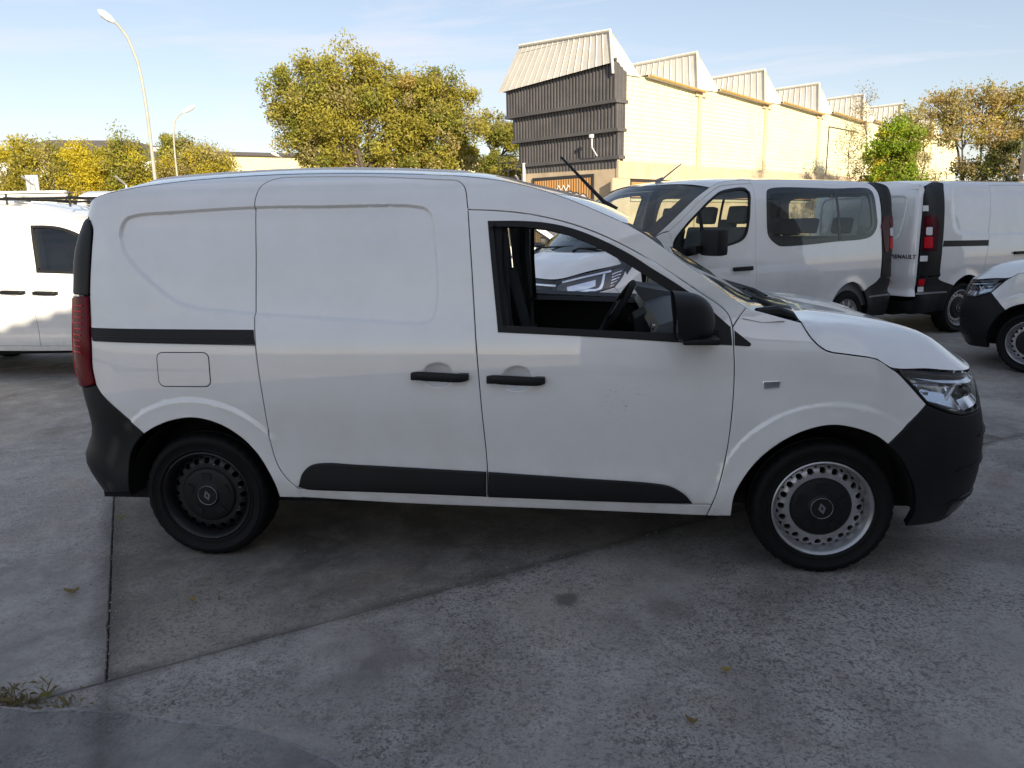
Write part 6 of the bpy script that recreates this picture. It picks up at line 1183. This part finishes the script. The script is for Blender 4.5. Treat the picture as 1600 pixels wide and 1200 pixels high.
tree('robinia_tree', 'slim bronze tree between the vivid green tree and the right edge', (19.4, 41.5, 0), [lump(18.7, 41.2, 6.6, .8), lump(19.4, 41.3, 5.8, .8), lump(19.1, 41.3, 4.8, .7)], ['leaf_dry', 'leaf_olive', 'leaf_brown'], [3, 2, 1], 2850, 0.073, 14, trunk_r=.1, clump=.45)
tree('dark_thicket', 'dark green thicket under the tawny tree at the right edge', (23.2, 39.5, 0), [lump(21.6, 39.6, 3.6, 1.2), lump(23.3, 39.5, 4.0, 1.3), lump(25.2, 39.5, 4.2, 1.5), lump(22.4, 39.4, 2.2, 1.4), lump(24.6, 39.3, 2.2, 1.6), lump(20.4, 39.6, 2.6, .9)], ['leaf_dark', 'leaf_green', 'leaf_brown'], [5, 2, 1], 22800, 0.086, 15, trunk_r=.12, clump=.55, cat='shrub')
tree('dry_creeper', 'dry leafless creeper climbing the far end of the warehouse wall', (14.6, 36.9, 0), [lump(14.2, 36.6, 5.0, .5, .3, 1.6), lump(14.6, 36.8, 3.4, .7, .3, 1.6), lump(15.0, 37.0, 6.6, .5, .3, 1.4)], ['leaf_brown', 'leaf_dry'], [2, 2], 3420, 0.046, 16, trunk_r=.05, clump=.5, cat='creeper')
tree('dry_creeper', 'dry tan creeper on the wall beyond the vivid green tree', (18.7, 40.6, 0), [lump(18.2, 40.4, 4.6, .9, .3, 1.0), lump(18.6, 40.4, 3.0, 1.1, .3, 1.2), lump(19.6, 40.6, 3.4, .9, .3, 1.2)], ['leaf_dry', 'leaf_orange', 'leaf_brown'], [4, 1, 1], 4940, 0.053, 17, trunk_r=.05, clump=.5, cat='creeper')

# ---------------------------------------------------------------- lamp posts, fence, small things at the left
simple('lamp_pole', (.36, .35, .30), .5, var=.15); simple('lamp_head', (.72, .71, .64), .4)
def lamp_post(name, label, base, top, arm, head, r):
    t = thing(name, label, 'street lamp', base, 0, 'street lamps'); B = Vector(base); mb = MB(); pts = [Vector((0, 0, 0)), Vector(top)-B]+[Vector(p)-B for p in arm]; mb.tube([tuple(p) for p in catmull([tuple(q) for q in pts], .6)], [r*(1-.5*i/len(catmull([tuple(q) for q in pts], .6))) for i in range(len(catmull([tuple(q) for q in pts], .6)))], n=10); mb.build('pole', 'lamp_pole', t)
    a = Vector(arm[-1])-B; d = (Vector(arm[-1])-Vector(arm[-2])).normalized(); h = MB(); h.tube([tuple(a-d*.1), tuple(a+d*.15), tuple(a+d*.5), tuple(a+d*.75)], [.06, .14, .15, .06], n=10); h.build('lamp_head', 'lamp_head', t); bs = MB(); bs.tube([(0, 0, 0), (0, 0, .9)], [r*1.3, r*1.25], n=10); bs.build('base_sleeve', 'lamp_pole', t); return t
lamp_post('street_lamp', 'tall street lamp with curved arm reaching left into the sky', (-15.9, 27.0, 0), (-15.95, 27.0, 6.7), [(-16.15, 27.1, 8.06), (-16.5, 27.2, 8.94), (-16.9, 27.3, 9.44), (-17.15, 27.35, 9.62)], None, .085)
lamp_post('street_lamp', 'shorter distant street lamp with its arm curving right', (-24.65, 44.6, 0), (-24.65, 44.6, 7.4), [(-24.52, 44.7, 8.2), (-24.2, 44.8, 8.6), (-23.95, 44.9, 8.75)], None, .075)
lamp_post('street_lamp', 'tiny far street lamp in front of the yellow workshop roof', (-28.4, 72.0, 0), (-28.4, 72.0, 7.4), [(-28.6, 72.0, 7.95), (-29.0, 72.1, 8.3), (-29.2, 72.1, 8.38)], None, .06)
simple('galvanised', (.42, .42, .40), .5, metal=.4, var=.2); simple('sign_grey', (.50, .53, .56), .5)
fence = thing('wire_fence', 'galvanised wire fence with posts behind the left van', 'fence', (-17, 17.5, 0)); fd_ = Vector((.93, .36, 0)).normalized()
for k in range(8): p = fd_*2.5*k; mb = MB(); mb.tube([(p.x, p.y, 0), (p.x, p.y, 2.85), (p.x-.12, p.y-.3, 3.1)], .035, n=8); mb.build('fence_post', 'galvanised', fence)
mb = MB()
for k in range(88): p = fd_*.2*k; mb.tube([(p.x, p.y, .05), (p.x, p.y, 2.7)], .006, n=3, cap=False)
for k in range(14): p = fd_*17.5; mb.tube([(0, 0, .05+.2*k), (p.x, p.y, .05+.2*k)], .006, n=3, cap=False)
tag(mb.build('wire_mesh', 'galvanised', fence), kind='stuff')
sg = thing('notice_board', 'small grey board on a post above the left van roof rack', 'sign', (-15.85, 19.9, 0)); mb = MB(); mb.box((-.22, -.02, 2.72), (.20, .03, 3.26), .01); bd = mb.build('board', 'sign_grey', sg)
for k in range(3): mb = MB(); mb.box((-.21+.14*k, -.035, 2.75), (-.205+.14*k, -.021, 3.23)); mb.build('board_seam', 'metal_dark', bd)
mb = MB(); mb.tube([(0, .05, 0), (0, .05, 3.1)], .04, n=8); mb.build('post', 'galvanised', sg)
mv = thing('high_roof_van', 'white high-roof van with wire-grilled rear window beyond the fence', 'van', (-13.2, 20.6, 0)); mv.rotation_euler = (0, 0, .35)
mb = MB(); sec = [(-1.0, .5), (-1.0, 1.7), (-.92, 2.45), (-.80, 2.64), (-.4, 2.72), (.4, 2.72), (.80, 2.64), (.92, 2.45), (1.0, 1.7), (1.0, .5)]
mb.grid(np.array([[(x, y*(1-sh), .5+(z-.5)*(1-sz)) for y, z in sec] for x, sh, sz in ((-1.3, .12, .16), (-1.2, .04, .04), (-1.0, 0, 0), (2.2, 0, 0), (3.4, .02, .05), (3.6, .08, .2))])); mb.add([(-1.3, y*.88, .5+(z-.5)*.84) for y, z in sec], [tuple(range(len(sec)))]); mb.build('body', 'paint', mv)
gw = MB(); gw.box((-1.36, -.75, 2.0), (-1.29, .75, 2.42), .02); gwo = gw.build('rear_window', 'glass_dark', mv); gw = MB(); gw.box((-.95, -1.015, 2.16), (.1, -.93, 2.50), .02); gwo2 = gw.build('side_window', 'gloss_black', mv)
mb = MB()
for k in range(9): mb.box((-.92+.12*k, -1.03, 2.17), (-.905+.12*k, -1.016, 2.49))
for k in range(4): mb.box((-.94, -1.03, 2.2+.09*k), (.09, -1.016, 2.212+.09*k))
mb.build('window_grille', 'galvanised', gwo2)
for x in (-.4, 2.6):
    for y in (-.95, .95): mb = MB(); mb.lathe([(0, -.1), (.2, -.1), (.33, -.06), (.34, .0), (.33, .1), (0, .1)], n=20); mb.v = [(a+x, b+y, c+.34) for a, b, c in mb.v]; mb.build('wheel', 'rubber', mv)
# roof rack on the left van
rk = thing('roof_rack', 'black tubular roof rack on top of the left van', 'roof rack', (-5.292, 3.953, 0)); rk.rotation_euler = (0, 0, math.radians(7.46))
for y in (.30, 1.45): mb = MB(); mb.tube([(-.4, y, 1.87), (1.75, y, 1.87)], .013, n=8); mb.tube([(-.4, y, 1.92), (1.75, y, 1.92)], .006, n=6); mb.build('side_rail', 'black_plastic', rk)
for x in (-.35, .35, 1.05, 1.7): mb = MB(); mb.box((x-.02, .28, 1.86), (x+.02, 1.47, 1.89), .006); mb.build('cross_bar', 'black_plastic', rk); mb = MB(); mb.tube([(x, .30, 1.78), (x, .30, 1.92)], .010, n=6); mb.tube([(x, 1.45, 1.78), (x, 1.45, 1.92)], .010, n=6); mb.build('foot', 'black_plastic', rk)
pp = tag(MB().tube([(-.3, .62, 1.93), (1.5, .62, 1.93)], .035, n=10).build('pipe_tube', 'trim_white', None), 'white tube lying across the left van roof rack', 'tube'); pp.location = rk.location; pp.rotation_euler = rk.rotation_euler
cp = thing('concrete_post', 'pale concrete post rising at the right edge above the vans', 'post', (12.12, 16.7, 0)); simple('post_tan', (.55, .42, .28), .85, var=.2, varscale=2); mb = MB(); mb.grid(np.array([[(sx*(.13-.008*z), sy*(.13-.008*z), z) for sx, sy in ((-1, -1), (1, -1), (1, 1), (-1, 1), (-1, -1))] for z in (0, 6.2)])); mb.add([(sx*.08, sy*.08, 6.2) for sx, sy in ((-1, -1), (1, -1), (1, 1), (-1, 1))], [(0, 1, 2, 3)]); mb.build('shaft', 'post_tan', cp, smooth=False)
for z in (1.2, 2.4, 3.6): mb = MB(); mb.box((-.14, -.14, z), (.14, .14, z+.03)); mb.build('wire_band', 'galvanised', cp, smooth=False)
# car glimpsed behind the passenger van bonnet
hc = copy_tree(rv); hc.name = 'panel_van.003'; tag(hc, 'white van glimpsed through the open window beyond the passenger van bonnet', 'van'); hc.location = (-1.25, 12.0, 0); hc.rotation_euler = (0, 0, math.radians(-8)); hc.scale = (1, 1, 1.0)
for d_ in hc.children:
    for w_ in d_.children:
        if w_.name.startswith('window_pane'): w_.data = w_.data.copy(); w_.data.materials[0] = MATS['glass_side']

# ---------------------------------------------------------------- weeds and fallen leaves
rng = np.random.default_rng(5)
pts = []
V = []; F = []
for k in range(520):
    x, y = -.2+rng.normal(0, .15), -1.12+abs(rng.normal(0, .045))*(1 if rng.random() < .7 else -.5); h = rng.uniform(.008, .045)*(1.2 if rng.random() < .1 else .6); a = rng.uniform(0, 6.28); lean = rng.uniform(.3, 1.6); w = .0022; dx_, dy_ = math.cos(a), math.sin(a); b = len(V)
    V += [(x-dy_*w, y+dx_*w, 0), (x+dy_*w, y-dx_*w, 0), (x+dx_*h*lean*.4, y+dy_*h*lean*.4, h*.7), (x+dx_*h*lean, y+dy_*h*lean, h*.8)]; F += [(b, b+1, b+2), (b, b+2, b+3)]
leaf_mat('weed', (.26, .215, .10)); tag(obj('weeds', mesh('weeds', V, F, smooth=False), 'weed'), 'dry weeds growing in the joint at the lower left', 'weeds', kind='stuff')
def ground_leaf(x, y, L_, rz, mat, label):
    n = 7; P = np.zeros((n, 3, 3))
    for i in range(n):
        u = i/(n-1); w = L_*.28*math.sin(math.pi*min(1, u*1.05+.02))
        for j, s in enumerate((-1, 0, 1)): P[i, j] = ((u-.5)*L_, s*w, .004+.010*abs(s)+.016*(2*u-1)**2)
    mb = MB(); mb.grid(P); lt = obj('fallen_leaf', None) if False else mb.build('fallen_leaf', mat, None, recalc=False); lt.location = (x, y, .002); lt.rotation_euler = (0, 0, rz); tag(lt, label, 'leaf', 'fallen leaves on the concrete')
    return lt
for x, y, L_, rz, mt, lab in ((-.422, -.37, .062, .3, 'leaf_brown', 'curled brown leaf on the left slab'), (.147, -.402, .03, 1.2, 'leaf_orange', 'small tawny leaf on the middle slab'), (2.28, -.752, .035, .1, 'leaf_orange', 'tawny leaf on the rough concrete right of centre'), (2.125, -1.038, .04, -.4, 'leaf_brown', 'dark brown leaf nearest the bottom edge'), (-.006, -1.072, .03, .8, 'leaf_lime', 'green clover leaf beside the weeds'), (.256, -.389, .02, 2.0, 'leaf_brown', 'tiny dark leaf bit on the middle slab'), (-.721, .448, .045, .5, 'leaf_dry', 'pale dry leaf by the rear wheel')):
    ground_leaf(x, y, L_, rz, mt, lab)

simple('grit_stone', (.30, .28, .25), .85, var=.5, varscale=40)
gv = []; gf = []
for k in range(1500):
    if k % 3: u_, v_ = rng.uniform(-3, 6), rng.normal(0, .05)
    else: u_, v_ = rng.uniform(-3, 7), rng.uniform(-3, 3)
    if k % 3 == 1: u_, v_ = rng.normal(0, .04), rng.uniform(0, 4)
    q = O2+E1*u_+E2_*v_; r_ = rng.uniform(.0015, .0048)*(1.6 if rng.random() < .05 else 1); b = len(gv); a0 = rng.uniform(0, 6.28)
    for i in range(5): a = a0+i*1.2566; gv.append((q[0]+r_*math.cos(a)*rng.uniform(.7, 1.3), q[1]+r_*math.sin(a)*rng.uniform(.7, 1.3), .0))
    gv.append((q[0], q[1], r_*1.1)); gf += [(b+i, b+(i+1) % 5, b+5) for i in range(5)]
tag(obj('grit', mesh('grit', gv, gf, smooth=False), 'grit_stone'), 'loose grit scattered over the concrete and along its joints', 'grit', kind='stuff')
